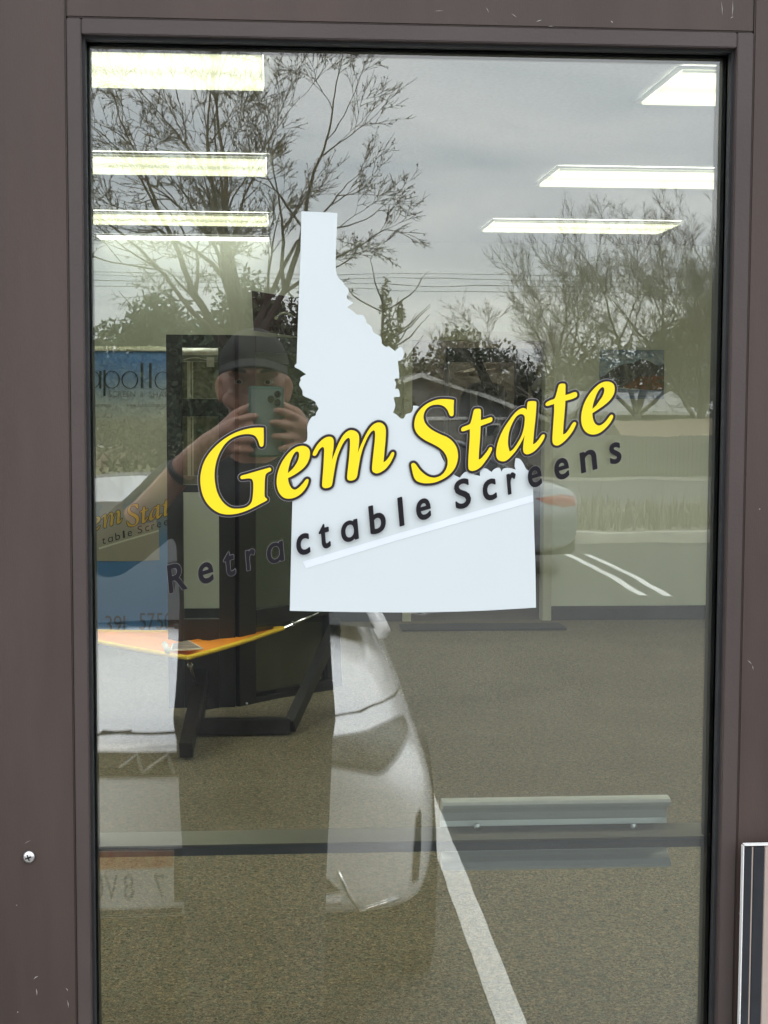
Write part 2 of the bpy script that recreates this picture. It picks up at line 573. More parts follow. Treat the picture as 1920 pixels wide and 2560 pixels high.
# plate standing proud of the right stile near the bottom of the picture
PLB = mat('pull_plate_black', (0.016, 0.018, 0.022), 0.3, var=0.2, scale=30, specks=(120, .03, (.3, .3, .3)))
PLT = mat('pull_plate_tan', (0.36, 0.29, 0.25), 0.5, var=0.06, scale=20)
PLW = mat('pull_plate_edge', (0.75, 0.74, 0.72), 0.35, var=0.05)
py_ = -.052
a0, a1, a2, a3, aR = [P(x, 2115, py_) for x in (1858, 1880, 1884, 1912, 2090)]
z1, z0 = a0.z, SILL + .55
pull = empty('pull_plate', (a0.x, FY, z0), label='tan door pull plate with black and white edging', cat='door handle')
box('face', PLT, a3.x, aR.x, py_, py_ + .006, z0, z1, pull, .0008)
box('trim', PLB, a0.x + .0012, a1.x, py_ - .0006, py_ + .006, z0, z1 - .0012, pull, .0006)
box('trim', PLB, a2.x, a3.x - .0002, py_ - .0006, py_ + .006, z0, z1 - .0012, pull, .0006)
box('bead', PLT, a1.x + .0001, a2.x - .0001, py_ + .0004, py_ + .006, z0, z1 - .0012, pull)
box('edge', PLW, a0.x, a0.x + .0011, py_ - .0008, py_ + .007, z0, z1, pull, .0003)
box('edge', PLW, a0.x + .0012, aR.x, py_ - .0010, py_ + .0065, z1 + .0002, z1 + .0016, pull, .0003)
for z in (z1 - .25, z0 + .05):
    MB().tube([(aR.x - .04, py_ + .006, z), (aR.x - .04, FY + .001, z)], .008, 12).build('standoff', STEEL, pull)

# ------------------------------------------------------------------ stickers on the glass
def on_glass(dy):
    return lambda x, y: P(x, y, dy)
def crop(pts, ox, oy, s):
    return [(ox + p[0] / s, oy + p[1] / s, *p[2:]) for p in pts]
K1, K2, K3, K4 = (480, 1040, 5.53), (680, 1020, 5.184), (1000, 960, 5.184), (1260, 920, 5.184)
LET = {}
LET['G'] = [crop([(990, 163, 1), (920, 160), (820, 168), (700, 195), (580, 240), (450, 315), (340, 405), (240, 515), (170, 630), (128, 760),
    (115, 880), (125, 1000), (155, 1110), (210, 1210), (290, 1290), (390, 1345), (500, 1362), (620, 1350), (740, 1315), (850, 1265), (950, 1212),
    (1035, 1165), (1037, 1148), (1012, 1125), (1004, 1100), (1004, 1000), (1008, 880), (1020, 810), (1050, 780), (1088, 760), (1095, 735), (1075, 714),
    (1050, 720), (900, 762), (760, 803), (685, 825), (668, 845), (680, 870), (700, 872), (780, 862), (825, 872), (843, 905), (848, 960), (845, 1060),
    (835, 1150), (815, 1205), (770, 1250), (700, 1275), (620, 1282), (550, 1275), (480, 1240), (410, 1170), (355, 1070), (325, 960), (312, 840),
    (318, 720), (345, 600), (390, 490), (450, 395), (530, 320), (620, 275), (720, 252), (810, 252), (870, 275), (905, 320), (925, 370), (938, 410),
    (955, 424), (975, 420), (988, 400), (992, 300)], *K1)]
LET['e'] = [crop([(475, 935), (462, 920), (440, 927), (410, 965), (370, 1010), (330, 1045), (295, 1058), (260, 1045), (232, 1005), (215, 960), (207, 908, 1),
    (290, 865), (370, 810), (430, 755), (470, 690), (490, 620), (490, 560), (470, 520), (430, 495), (380, 490), (310, 510), (240, 560), (170, 640),
    (115, 730), (75, 840), (60, 950), (70, 1040), (100, 1110), (150, 1160), (210, 1175), (280, 1165), (350, 1130), (410, 1075), (455, 1005)], *K2),
    crop([(205, 845, 1), (215, 780), (240, 690), (270, 620), (300, 575), (325, 562), (345, 575), (352, 615), (340, 670), (310, 730), (270, 785)], *K2)]
LET['m'] = [crop([(528, 590), (550, 540), (590, 475), (640, 420), (690, 385), (735, 372), (775, 380), (795, 405), (800, 450), (795, 530), (785, 600),
    (780, 670, 1), (810, 590), (850, 490), (900, 390), (950, 325), (1000, 292), (1045, 288), (1090, 305), (1120, 340), (1130, 400), (1125, 480),
    (1112, 580, 1), (1140, 510), (1180, 420), (1230, 320), (1290, 235), (1340, 198), (1385, 187), (1430, 200), (1462, 235), (1475, 290), (1472, 400),
    (1460, 540), (1445, 705, 1), (1480, 680), (1520, 630), (1550, 580), (1570, 570), (1583, 580), (1582, 605), (1560, 660), (1520, 730), (1470, 790),
    (1410, 830), (1360, 847), (1325, 838), (1302, 815), (1297, 780), (1305, 680), (1320, 540), (1335, 400), (1335, 310), (1320, 290), (1290, 305),
    (1250, 360), (1210, 440), (1175, 530), (1150, 620), (1130, 720), (1115, 810), (1100, 890), (1080, 920), (1045, 937), (1005, 940), (980, 925),
    (975, 890), (985, 780), (1000, 640), (1010, 500), (1010, 410), (995, 387), (965, 400), (925, 450), (885, 530), (850, 620), (825, 720), (805, 830),
    (790, 920), (775, 1000), (750, 1025), (710, 1037), (675, 1035), (652, 1015), (650, 980), (660, 850), (670, 700), (675, 590), (675, 525), (660, 505),
    (635, 515), (605, 550), (575, 605), (555, 620), (530, 612)], *K2)]
LET['S'] = [crop([(700, 208, 1), (640, 198), (560, 195), (480, 203), (390, 235), (310, 285), (245, 350), (205, 420), (187, 500), (190, 570), (215, 630),
    (260, 680), (330, 730), (420, 775), (500, 820), (560, 870), (600, 930), (618, 1000), (610, 1070), (580, 1135), (530, 1185), (470, 1210), (420, 1213),
    (360, 1195), (300, 1155), (250, 1105), (215, 1055), (190, 1028), (165, 1025), (147, 1040), (150, 1075), (165, 1150), (185, 1215), (215, 1255),
    (270, 1278), (350, 1287), (450, 1275), (550, 1235), (640, 1175), (705, 1100), (742, 1010), (752, 920), (735, 830), (690, 755), (620, 695), (530, 655),
    (440, 610), (370, 560), (325, 505), (305, 440), (312, 380), (345, 320), (400, 282), (460, 268), (520, 270), (570, 290), (610, 330), (632, 375),
    (648, 408), (670, 417), (690, 405), (695, 370), (695, 290)], *K3)]
LET['t'] = [crop([(960, 335), (985, 322), (1030, 322), (1045, 335), (1048, 380), (1047, 468, 1), (1100, 455), (1160, 435), (1185, 432), (1197, 445),
    (1195, 475), (1180, 492), (1120, 515), (1045, 545, 1), (1042, 620), (1035, 740), (1025, 860), (1020, 980, 1), (1050, 965), (1090, 920), (1130, 870),
    (1160, 825), (1180, 818), (1192, 830), (1190, 855), (1160, 920), (1100, 1010), (1040, 1080), (985, 1115), (930, 1127), (895, 1110), (885, 1070),
    (887, 960), (897, 800), (905, 680), (905, 585, 1), (860, 600), (810, 613), (795, 605), (795, 580), (808, 562), (860, 540), (905, 518), (925, 470), (945, 390)], *K3)]
LET['a'] = [crop([(1653, 243), (1668, 226), (1718, 221), (1758, 226), (1768, 243), (1763, 353), (1753, 473), (1738, 613), (1723, 783, 1), (1758, 763),
    (1798, 718), (1833, 668), (1853, 653), (1873, 658), (1876, 678), (1853, 733), (1798, 813), (1738, 873), (1678, 905), (1638, 911), (1608, 893),
    (1596, 853), (1600, 773), (1616, 663, 1), (1588, 723), (1543, 803), (1488, 883), (1428, 950), (1380, 990), (1330, 1003), (1275, 985), (1248, 935),
    (1248, 860), (1265, 770), (1300, 670), (1350, 570), (1410, 480), (1470, 400), (1530, 340), (1590, 312), (1625, 318), (1643, 335, 1)], *K3),
    crop([(1422, 878, 1), (1402, 800), (1402, 700), (1420, 600), (1460, 500), (1510, 420), (1560, 390), (1600, 400), (1617, 430), (1615, 500), (1600, 590),
    (1570, 680), (1520, 770), (1470, 840)], *K3)]
LET['t2'] = [crop([(712, 220), (740, 203), (780, 203), (795, 215), (797, 260), (795, 352, 1), (850, 335), (910, 313), (935, 315), (947, 335), (945, 365),
    (925, 383), (870, 405), (795, 425, 1), (790, 520), (780, 640), (770, 760), (765, 862, 1), (800, 845), (840, 795), (880, 730), (905, 702), (925, 702),
    (935, 718), (925, 750), (890, 820), (830, 900), (770, 960), (710, 1000), (670, 1003), (640, 985), (628, 945), (632, 830), (642, 680), (650, 560),
    (650, 465, 1), (610, 478), (560, 492), (540, 482), (540, 460), (560, 440), (610, 415), (655, 396), (680, 330)], *K4)]
LET['e2'] = [crop([(1415, 622), (1400, 605), (1380, 612), (1350, 650), (1310, 700), (1265, 735), (1225, 745), (1185, 725), (1160, 680), (1148, 630),
    (1145, 585, 1), (1230, 530), (1320, 465), (1390, 395), (1425, 330), (1435, 270), (1425, 220), (1395, 190), (1345, 175), (1290, 182), (1230, 212),
    (1160, 275), (1090, 365), (1040, 460), (1010, 560), (1000, 650), (1010, 740), (1045, 810), (1095, 850), (1160, 862), (1230, 845), (1300, 795),
    (1365, 725), (1405, 660)], *K4),
    crop([(1145, 530, 1), (1155, 470), (1180, 390), (1215, 310), (1250, 262), (1280, 247), (1298, 265), (1298, 310), (1275, 370), (1230, 435), (1190, 490)], *K4)]
LOOPS = {k: [spline(l, 4) for l in v] for k, v in LET.items()}

K5, K6, K7 = (720, 520, 5.53), (720, 800, 4.879), (1000, 1040, 4.608)
MAPL = (crop([(185, 45, 1), (683, 68, 1), (678, 250), (665, 500), (660, 700), (662, 850), (672, 910), (700, 970), (760, 1025), (790, 1075), (835, 1120),
    (835, 1170), (815, 1220), (825, 1260), (870, 1290), (903, 1312, 1), (820, 1372, 1), (890, 1420), (960, 1478), (1010, 1475), (1045, 1490), (1075, 1540),
    (1085, 1580)], *K5)
    + crop([(955, 35), (1020, 80), (1030, 130), (1060, 165), (1125, 200), (1142, 250), (1145, 290), (1200, 328), (1232, 320), (1260, 345), (1308, 378, 1),
    (1335, 350), (1370, 330), (1400, 355), (1410, 400), (1405, 460), (1380, 490), (1342, 500, 1), (1345, 560), (1355, 640), (1355, 712, 1), (1310, 715),
    (1300, 735), (1318, 765), (1308, 845, 1), (1340, 840), (1358, 870), (1365, 938, 1), (1300, 940), (1290, 955), (1308, 1040), (1282, 1130, 1), (1330, 1160),
    (1370, 1198), (1410, 1200), (1440, 1150), (1500, 1130), (1520, 1100), (1525, 1045, 1)], *K6)
    + [(1046, 1016), (1066, 1047), (1074, 1064), (1088, 1100), (1108, 1150), (1136, 1187), (1149.5, 1194, 1), (1158, 1184), (1166, 1179), (1181, 1185),
    (1200, 1190, 1), (1201, 1176), (1212, 1170), (1229, 1180, 1), (1235, 1173), (1248, 1169), (1254, 1179, 1), (1259, 1171), (1274, 1170), (1289, 1174, 1),
    (1286.5, 1164), (1289, 1145, 1), (1299, 1147), (1308, 1158), (1316, 1173), (1331, 1181, 1), (1332.5, 1218), (1333.5, 1253), (1336, 1344), (1338.5, 1420),
    (1340, 1519, 1), (1200, 1527), (1041, 1531), (880, 1530), (724.5, 1527, 1), (725.2, 1492), (728, 1370), (731, 1254), (733, 1215), (728, 1195), (735, 1160),
    (745, 1122), (757, 1108)]
    + crop([(228, 1470), (238, 1400), (235, 1310), (250, 1250), (290, 1185), (335, 1168, 1), (345, 1130), (372, 1082), (345, 1030), (335, 1000), (280, 965),
    (185, 920), (175, 860), (140, 800), (140, 770), (155, 730), (150, 705), (220, 662, 1), (140, 605), (85, 575), (82, 555), (105, 530, 1), (112, 300), (122, 10)], *K6)
    + crop([(150, 1200), (170, 700)], *K5))
MAPLOOP = spline(MAPL, 3)

mapd = empty('map_sticker', P(1040, 1527, -.001), label='large white state map sticker in the middle of the door glass', cat='sticker')
sheet([MAPLOOP], on_glass(-.0008)).build('map_panel', VINYL, mapd)
stripe = np.array([(757, 1404), (1000, 1332), (1332.6, 1237), (1333.6, 1254), (1000, 1349), (765, 1421)])
sheet([stripe], on_glass(-.0011)).build('stripe', VINYL2, mapd)

gem = empty('yellow_lettering_sticker', P(980, 1290, -.001), label='yellow Gem State lettering with dark outline across the door glass', cat='sticker')
LINES = {}
for i, k in enumerate(['G', 'e', 'm', 'S', 't', 'a', 't2', 'e2']):
    dy = -.0018 - .00005 * i
    lt = sheet(LOOPS[k], on_glass(dy - .0008)).build('letter', YELLOW, gem)
    LINES[k] = outline(LOOPS[k], 5.7)
    sheet(LINES[k], on_glass(dy - .0004)).build('outline', INK, lt)
    sheet(outline(LOOPS[k], 7.0), on_glass(dy)).build('rim', RIM, lt)

ret = empty('black_lettering_sticker', P(980, 1480, -.001), label='black Retractable Screens lettering below the yellow words', cat='sticker')
WORDS = [('R', 417, 468), ('e', 493.5, 535), ('t', 557, 590), ('r', 613, 641), ('ɑ', 665, 711), ('c', 739, 776), ('t', 795.5, 827), ('ɑ', 851, 897),
         ('b', 921, 966), ('l', 993.5, 1011), ('e', 1038.6, 1078.5), ('S', 1134, 1178.5), ('c', 1205, 1242.6), ('r', 1266, 1292.5), ('e', 1318, 1356),
         ('e', 1384, 1424), ('n', 1449, 1493.4), ('s', 1522, 1554.5)]
def base_y(x): return 1483 - 0.2925 * (x - 424)
for i, (ch, xa, xb) in enumerate(WORDS):
    g = glyph(ch)
    lo = np.vstack(g).min(0)
    hi = np.vstack(g).max(0)
    sy = 99.7 * (0.475 / 0.55 if ch == 'ɑ' else 1.06 if ch not in 'RSbl' else 1.0)
    top = hi[1] * sy
    wd = (xb - xa) - 0.085 * top - 3.2                 # less the lean and the added weight
    sx = wd / (hi[0] - lo[0])
    ox = xa + 1.6 + 0.085 * top
    lps = []
    for l in g:
        X = (l[:, 0] - lo[0]) * sx
        Yv = l[:, 1] * sy
        px = ox + X - 0.085 * Yv
        lps.append(np.column_stack([px, base_y(ox) - 0.2925 * X - Yv]))
    dy = -.0050 - .00004 * i
    lt = sheet(outline(lps, 1.7, 0.8), on_glass(dy - .0004)).build('letter', INK2, ret)
    sheet(outline(lps, 2.4, 0.8), on_glass(dy)).build('rim', RIM, lt)

# ------------------------------------------------------------------ the shop front round the door
WALLC = mat('stucco', (0.36, 0.31, 0.25), 0.9, var=0.1, scale=4, bump=0.4, bscale=90)
CONC = mat('concrete', (0.34, 0.33, 0.31), 0.9, var=0.18, scale=2.5, bump=0.25, bscale=120)
shop = empty('shop_front', (0.14, 0, 0), label='brown metal door frame set in a tan stucco shop front', cat='building')
box('jamb', BROWN, DOOR_L - .055, DOOR_L - .003, FY - .03, .08, SILL, TOPZ + .06, shop, .002)
box('jamb', BROWN, DOOR_R + .003, DOOR_R + .055, FY - .03, .08, SILL, TOPZ + .06, shop, .002)
box('header', BROWN, DOOR_L - .003, DOOR_R + .003, FY - .03, .08, TOPZ + .004, TOPZ + .06, shop, .002)
box('threshold', ALU, DOOR_L - .003, DOOR_R + .003, FY - .03, .08, SILL - .03, SILL - .002, shop, .002)
RX0, RX1, RB, RZ = -4.2, 5.4, 9.28, 2.75       # room: left, right, back, ceiling
WX = [(-3.6, DOOR_L - .17), (DOOR_R + .17, 4.2)]  # unseen side windows, added so daylight reaches the room
for x0, x1 in [(RX0 - .15, WX[0][0]), (WX[0][1], DOOR_L - .055), (DOOR_R + .055, WX[1][0]), (WX[1][1], RX1 + .15)]:
    box('wall', WALLC, x0, x1, -.04, .11, -.2, 2.97, shop)
box('wall', WALLC, DOOR_L - .055, DOOR_R + .055, -.04, .11, TOPZ + .06, 2.97, shop)
for x0, x1 in WX:
    box('wall', WALLC, x0, x1, -.04, .11, -.2, .5, shop)
    box('wall', WALLC, x0, x1, -.04, .11, 2.2, 2.97, shop)
    w = ring(MB(), x0, x1, .5, 2.2, .05, -.05, .05).build('window', BROWN, shop, .002)
    box('pane', WINGLASS, x0 + .05, x1 - .05, 0, .009, .55, 2.15, w)


# ------------------------------------------------------------------ the showroom
WALL = mat('cream_wall_paint', (0.68, 0.71, 0.62), 0.75, var=0.03, scale=1.5, bump=0.05, bscale=200)
CEIL = mat('ceiling_tile', (0.40, 0.40, 0.38), 0.9, var=0.12, scale=60, bump=0.3, bscale=180)
GRID = mat('ceiling_grid', (0.5, 0.5, 0.48), 0.5)
BASEB = mat('vinyl_base', (0.045, 0.05, 0.055), 0.5)
TRIM = mat('cream_trim', (0.58, 0.58, 0.47), 0.45, var=0.04)
# carpet: three yarn colours, speckled
CARPET = bpy.data.materials.new('carpet')
CARPET.use_nodes = True
nt = CARPET.node_tree
b = nt.nodes['Principled BSDF']
b.inputs['Roughness'].default_value = 0.95
b.inputs['Specular IOR Level'].default_value = 0.1
tc = node(nt, 'ShaderNodeTexCoord')
n1 = node(nt, 'ShaderNodeTexNoise', Scale=105.0, Detail=3.0, Roughness=0.75, Distortion=1.2)
n2 = node(nt, 'ShaderNodeTexNoise', Scale=33.0, Detail=2.0)
n3 = node(nt, 'ShaderNodeTexNoise', Scale=2.0, Detail=3.0)
r1 = node(nt, 'ShaderNodeValToRGB')
els = r1.color_ramp.elements
els[0].position, els[0].color = 0.36, (0.052, 0.046, 0.033, 1)
els[1].position, els[1].color = 0.66, (0.30, 0.245, 0.165, 1)
e_ = els.new(0.50)
e_.color = (0.152, 0.130, 0.094, 1)
r2 = node(nt, 'ShaderNodeValToRGB')
r2.color_ramp.elements[0].position, r2.color_ramp.elements[0].color = 0.35, (0.82, 0.92, 0.92, 1)
r2.color_ramp.elements[1].position, r2.color_ramp.elements[1].color = 0.65, (1.12, 1.05, 0.98, 1)
r3 = node(nt, 'ShaderNodeValToRGB')
r3.color_ramp.elements[0].position, r3.color_ramp.elements[0].color = 0.3, (0.9, 0.9, 0.9, 1)
r3.color_ramp.elements[1].position, r3.color_ramp.elements[1].color = 0.7, (1.06, 1.06, 1.06, 1)
for n_ in (n1, n2, n3):
    nt.links.new(tc.outputs['Object'], n_.inputs['Vector'])
nt.links.new(n1.outputs['Fac'], r1.inputs['Fac'])
nt.links.new(n2.outputs['Fac'], r2.inputs['Fac'])
nt.links.new(n3.outputs['Fac'], r3.inputs['Fac'])
ma = node(nt, 'ShaderNodeVectorMath', operation='MULTIPLY')
mb_ = node(nt, 'ShaderNodeVectorMath', operation='MULTIPLY')
nt.links.new(r1.outputs[0], ma.inputs[0])
nt.links.new(r2.outputs[0], ma.inputs[1])
nt.links.new(ma.outputs[0], mb_.inputs[0])
nt.links.new(r3.outputs[0], mb_.inputs[1])
nt.links.new(mb_.outputs[0], b.inputs['Base Color'])
bp = node(nt, 'ShaderNodeBump', Strength=0.7, Distance=0.006)
nt.links.new(n1.outputs['Fac'], bp.inputs['Height'])
nt.links.new(bp.outputs[0], b.inputs['Normal'])

box('floor', CARPET, RX0, RX1, .11, RB, -.1, 0.0, kind='structure')
# doorway in the back wall
OX0, OX1, OZ = P(1030, 1100, RB).x, P(1360, 1100, RB).x, P(1200, 852, RB).z
bw = empty('wall_back', (0, RB, 0), kind='structure')
box('wall_panel', WALL, RX0, OX0, RB, RB + .12, -.1, RZ + .2, bw)
box('wall_panel', WALL, OX1, RX1, RB, RB + .12, -.1, RZ + .2, bw)
box('wall_panel', WALL, OX0, OX1, RB, RB + .12, OZ, RZ + .2, bw)
tw = .066
box('door_trim', TRIM, OX0 - tw, OX0 - .002, RB - .02, RB - .001, 0, OZ + tw, bw, .003)
box('door_trim', TRIM, OX1 + .002, OX1 + tw, RB - .02, RB - .001, 0, OZ + tw, bw, .003)
box('door_trim', TRIM, OX0 - .002, OX1 + .002, RB - .02, RB - .001, OZ + .002, OZ + tw, bw, .003)
box('baseboard', BASEB, RX0 + .01, OX0 - tw - .002, RB - .014, RB - .001, .001, .105, bw, .002)
box('baseboard', BASEB, OX1 + tw + .002, RX1 - .01, RB - .014, RB - .001, .001, .105, bw, .002)
box('wall_left', WALL, RX0 - .12, RX0, .11, RB + .12, -.1, RZ + .2, kind='structure')
box('wall_right', WALL, RX1, RX1 + .12, .11, RB + .12, -.1, RZ + .2, kind='structure')
ceil = box('ceiling', CEIL, RX0, RX1, .11, RB, RZ, RZ + .15, kind='structure')
LENS = bpy.data.materials.new('light_lens')
LENS.use_nodes = True
nt = LENS.node_tree
nt.nodes.clear()
o_ = node(nt, 'ShaderNodeOutputMaterial')
em = node(nt, 'ShaderNodeEmission')
em.inputs['Color'].default_value = (1.0, 0.985, 0.84, 1)
tc = node(nt, 'ShaderNodeTexCoord')
wv = node(nt, 'ShaderNodeTexWave', Scale=1.05, Distortion=1.6, Detail=1.0)
wv.bands_direction = 'Y'
wv.inputs['Detail Scale'].default_value = 0.6
mr = node(nt, 'ShaderNodeMapRange')
mr.inputs['To Min'].default_value = 4.0
mr.inputs['To Max'].default_value = 7.0
nt.links.new(tc.outputs['Object'], wv.inputs['Vector'])
nt.links.new(wv.outputs['Fac'], mr.inputs['Value'])
nt.links.new(mr.outputs[0], em.inputs['Strength'])
nt.links.new(em.outputs[0], o_.inputs['Surface'])
LENSD = LENS.copy()
LENSD.name = 'dimmed_light_lens'
for n_ in LENSD.node_tree.nodes:
    if n_.type == 'MAP_RANGE':
        n_.inputs['To Min'].default_value, n_.inputs['To Max'].default_value = 0.65, 1.05  # farthest panel turned down so the back wall stays less bright
WHITEM = mat('white_enamel', (0.75, 0.75, 0.70), 0.4)
ROWS = [(105, 190), (335, 375), (455, 486), (511, 536)]
def lightY(py):                                   # ceiling depth seen at a 1659-wide pixel row
    r_ = ray(960, py * 1.15733)
    return (RZ - EYE) / r_.z - D
LOUV, LOUVM = None, mat('dimming_louvre_cream', (0.36, 0.36, 0.285), 0.6, var=0.02)  # blades added under the lenses to tone down their visible brightness
def troffer(x0, Yf, label, lens=None):
    global LOUV
    t = empty('ceiling_light', (x0 + .61, Yf - .305, RZ), label=label, cat='light', group='ceiling light panels')
    fr = MB()
    fr.box(-.61, -.592, -.305, .305, -.014, -.0055).box(.592, .61, -.305, .305, -.014, -.0055)
    fr.box(-.592, .592, -.305, -.287, -.014, -.0055).box(-.592, .592, .287, .305, -.014, -.0055)
    fr.build('frame', WHITEM, t, local=True)
    MB().box(-.592, .592, -.287, .287, -.006, -.0055).build('lens', lens or LENS, t, local=True)
    if LOUV is None:
        lv = MB()
        for k in range(26):
            y = -.281 + k * .0225
            lv.box(-.591, .591, y - .0006, y + .0006, -.0235, -.0065)
        LOUV = lv.mesh()
    if lens is not LENSD:
        link('dimming_louvre', LOUV, LOUVM, t)
ordl = ['nearest', 'second', 'third', 'farthest']
YL = [lightY(190), lightY(377), lightY(486), lightY(536) - .2]
for i, yf in enumerate(YL):
    troffer(-1.235, yf, f'{ordl[i]} ceiling light panel of the row above the banner', LENSD if i > 2 else LENS)
YR = [lightY(205), lightY(390), lightY(492)]
for i, yf in enumerate(YR):
    troffer(1.36, yf, f'{["nearest", "second", "farthest"][i]} ceiling light panel of the row above the painting')
for i, yf in enumerate([1.15, 2.75]):  # front rows out of view, added to brighten the room
    for x0, w_ in ((-1.235, 'banner'), (1.36, 'painting')):
        troffer(x0, yf, f'{["first", "second"][i]} added ceiling light panel out of view inside the shop window, in line with the {w_}')
for i, yf in enumerate([3.4, 5.6, 7.6]):  # unseen side rows, added for more light on the walls and floor
    troffer(-3.6, yf, f'{["front", "middle", "rear"][i]} added ceiling light panel out of view along the side wall behind the banner')
    troffer(3.75, yf, f'{["front", "middle", "rear"][i]} added ceiling light panel out of view along the side wall past the painting')

# the back room seen through the doorway
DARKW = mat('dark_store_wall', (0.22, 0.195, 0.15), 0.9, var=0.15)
box('back_room_floor', mat('store_floor', (0.12, 0.105, 0.085), 0.7), 0.2, 3.2, RB + .001, RB + 4, -.1, -.004, kind='structure')
box('back_room_wall', DARKW, .08, 3.32, RB + 4, RB + 4.1, -.1, 3, kind='structure')
box('back_room_wall', DARKW, .08, .2, RB + .12, RB + 4, -.1, 3, kind='structure')
box('back_room_wall', DARKW, 3.2, 3.32, RB + .12, RB + 4, -.1, 3, kind='structure')
box('back_room_ceiling', DARKW, .08, 3.32, RB + .12, RB + 4.1, 3, 3.1, kind='structure')
brl = empty('ceiling_light', (2.2, RB + 2.6, 3.0), label='small bare tube light on the back room ceiling', cat='light')
MB().box(-.6, .6, -.06, .06, -.05, -.001).build('housing', WHITEM, brl, local=True)
MB().tube([(-.58, 0, -.075), (.58, 0, -.075)], .02, 10).build('tube', mat('tube_glow', (.8, .8, .8), .5, emit=((1, .95, .82), 20.0)), brl, local=True)
BLK = mat('black_powder_coat', (0.012, 0.012, 0.012), 0.38, var=0.2, scale=20)
WOOD = mat('pale_plank', (0.45, 0.36, 0.22), 0.6, var=0.2, scale=3, stretch=(1, 12, 12))
PIPE = mat('pale_pole', (0.55, 0.53, 0.48), 0.5)
GREENB = mat('dark_green_beam', (0.012, 0.026, 0.020), 0.5)
BY = RB + 1.0
rack = empty('steel_rack', (P(1280, 1500, BY).x, BY, 0), label='black steel rack with slanted braces in the back room', cat='rack')
def K(cx, cy_, Y): return P(1000 + cx / 3.318, 820 + cy_ / 3.318, Y)   # places read off an enlarged view
q0, q1 = K(955, 285, BY), K(1060, 285, BY)
MB().box(q0.x, q1.x, BY - .04, BY + .04, 0, q0.z + .1).build('post', BLK, rack, .003)
q0, q1 = K(640, 280, BY - .05), K(850, 730, BY - .05)
MB().bar(q0, q1 + (q1 - q0) * .6, .05, .07).build('brace', BLK, rack, .003)
q0, q1 = K(1045, 280, BY - .06), K(1175, 640, BY - .06)
MB().bar(q0, q1 + (q1 - q0) * .3, .05, .07).build('brace', BLK, rack, .003)
q0, q1 = K(380, 225, BY + .1), K(1240, 225, BY + .1)
hb = (K(380, 165, BY + .1).z - K(380, 282, BY + .1).z) / 2
MB().box(q0.x, q1.x, BY + .06, BY + .14, q0.z - hb, q0.z + hb).build('beam', GREENB, rack, .004)
for i, (a, c_, w_) in enumerate([((505, 382), (660, 345), .05), ((610, 380), (850, 345), .05), ((770, 315), (950, 292), .07), ((1070, 300), (1170, 296), .06),
                                 ((1085, 345), (1170, 345), .06), ((1085, 392), (1170, 390), .05)]):
    A, B_ = K(*a, BY + .45 + .06 * i), K(*c_, BY + .75 + .06 * i)
    MB().bar(A, B_, .12, w_ * .6).build('plank', WOOD, None, .002,
        label=f'{["lowest", "second lowest", "long upper", "short top", "short middle", "short bottom"][i]} pale plank stored on the back room rack',
        cat='plank', group='planks on the rack')
for i, (cx, t0, t1) in enumerate([(388, 292, 1000), (612, 525, 900), (840, 480, 900)]):
    A = K(cx, t0, BY + .3)
    MB().tube([(A.x, A.y, 0), A], .021 if i == 0 else .03, 10).build('pole', PIPE, None, smooth=True,
        label=f'{["tall", "short", "middle"][i]} pale pole standing in the back room', cat='pole', group='poles in the back room')
for i, (cx, cy_, r_) in enumerate([(1130, 470, .05), (1150, 520, .03), (800, 850, .035)]):
    A = K(cx, cy_, BY - .1 + .1 * i)
    mbx = MB().tube([A - Vector((.02, 0, r_)), A + Vector((.01, 0, 0)), A + Vector((.03, 0, r_))], [r_ * .5, r_ * .8, r_ * .4], 7)
    mbx.build('cloth_bundle', mat('white_rag', (.6, .6, .58), .9), None, smooth=True,
        label=f'{["large", "small", "lone"][i]} white rag hanging by the rack', cat='rag', group='rags in the back room')
A = K(700, 660, BY + .7)
MB().lathe([(.0, .22), (.12, .2), (.2, .1), (.22, 0), (.2, -.12), (.18, -.75), (.0, -.75)], 20, (A.x, A.y, max(A.z, .76))).build('drum', mat('grey_drum', (.16, .18, .2), .5), None, smooth=True,
    label='grey drum standing behind the rack in the back room', cat='drum')
mt = MB()
mx0, mx1, my = P(1001, 1578, RB - .35).x, P(1408, 1578, RB - .35).x, RB - .38
mt.box(mx0, mx1, my - .12, my + .16, .002, .016)
mt.build('door_mat', mat('black_mat', (.018, .02, .022), .8, bump=.3), None, .005, label='low black mat in front of the back doorway', cat='mat')

# painting on the back wall
pw = [P(1501, 874, RB - .03), P(1661, 874, RB - .03), P(1661, 998, RB - .03), P(1501, 998, RB - .03)]
X0, X1, Z1, Z0 = pw[0].x, pw[1].x, pw[0].z, pw[2].z
art = empty('painting', ((X0 + X1) / 2, RB - .01, Z0), label='unframed landscape painting of a hill by a lake', cat='painting')
PSKY = mat('paint_sky', (.05, .17, .36), .6, col2=(.50, .56, .60), scale=9, detail=6, stretch=(1, 1, 2.2))
PHIL = mat('paint_hill', (.02, .04, .035), .7, col2=(.11, .12, .10), scale=26, detail=6, stretch=(1.6, 1, .7))
PAUT = mat('paint_autumn', (.05, .075, .02), .7, col2=(.28, .10, .03), scale=22, detail=5)
PLAKE = mat('paint_lake', (.06, .12, .26), .5, col2=(.28, .34, .42), scale=14, stretch=(1, 1, 5))
box('canvas', PSKY, X0, X1, RB - .03, RB - .002, Z0, Z1, art, .001)
def AP(u, v, y): return Vector((X0 + (X1 - X0) * u, y, Z1 - (Z1 - Z0) * v))
hill = [(.0, .56), (.08, .52), (.16, .42), (.28, .33), (.40, .28), (.52, .27), (.62, .19), (.70, .20), (.78, .24), (.86, .30), (.93, .33), (1, .28), (1, .82), (0, .76)]
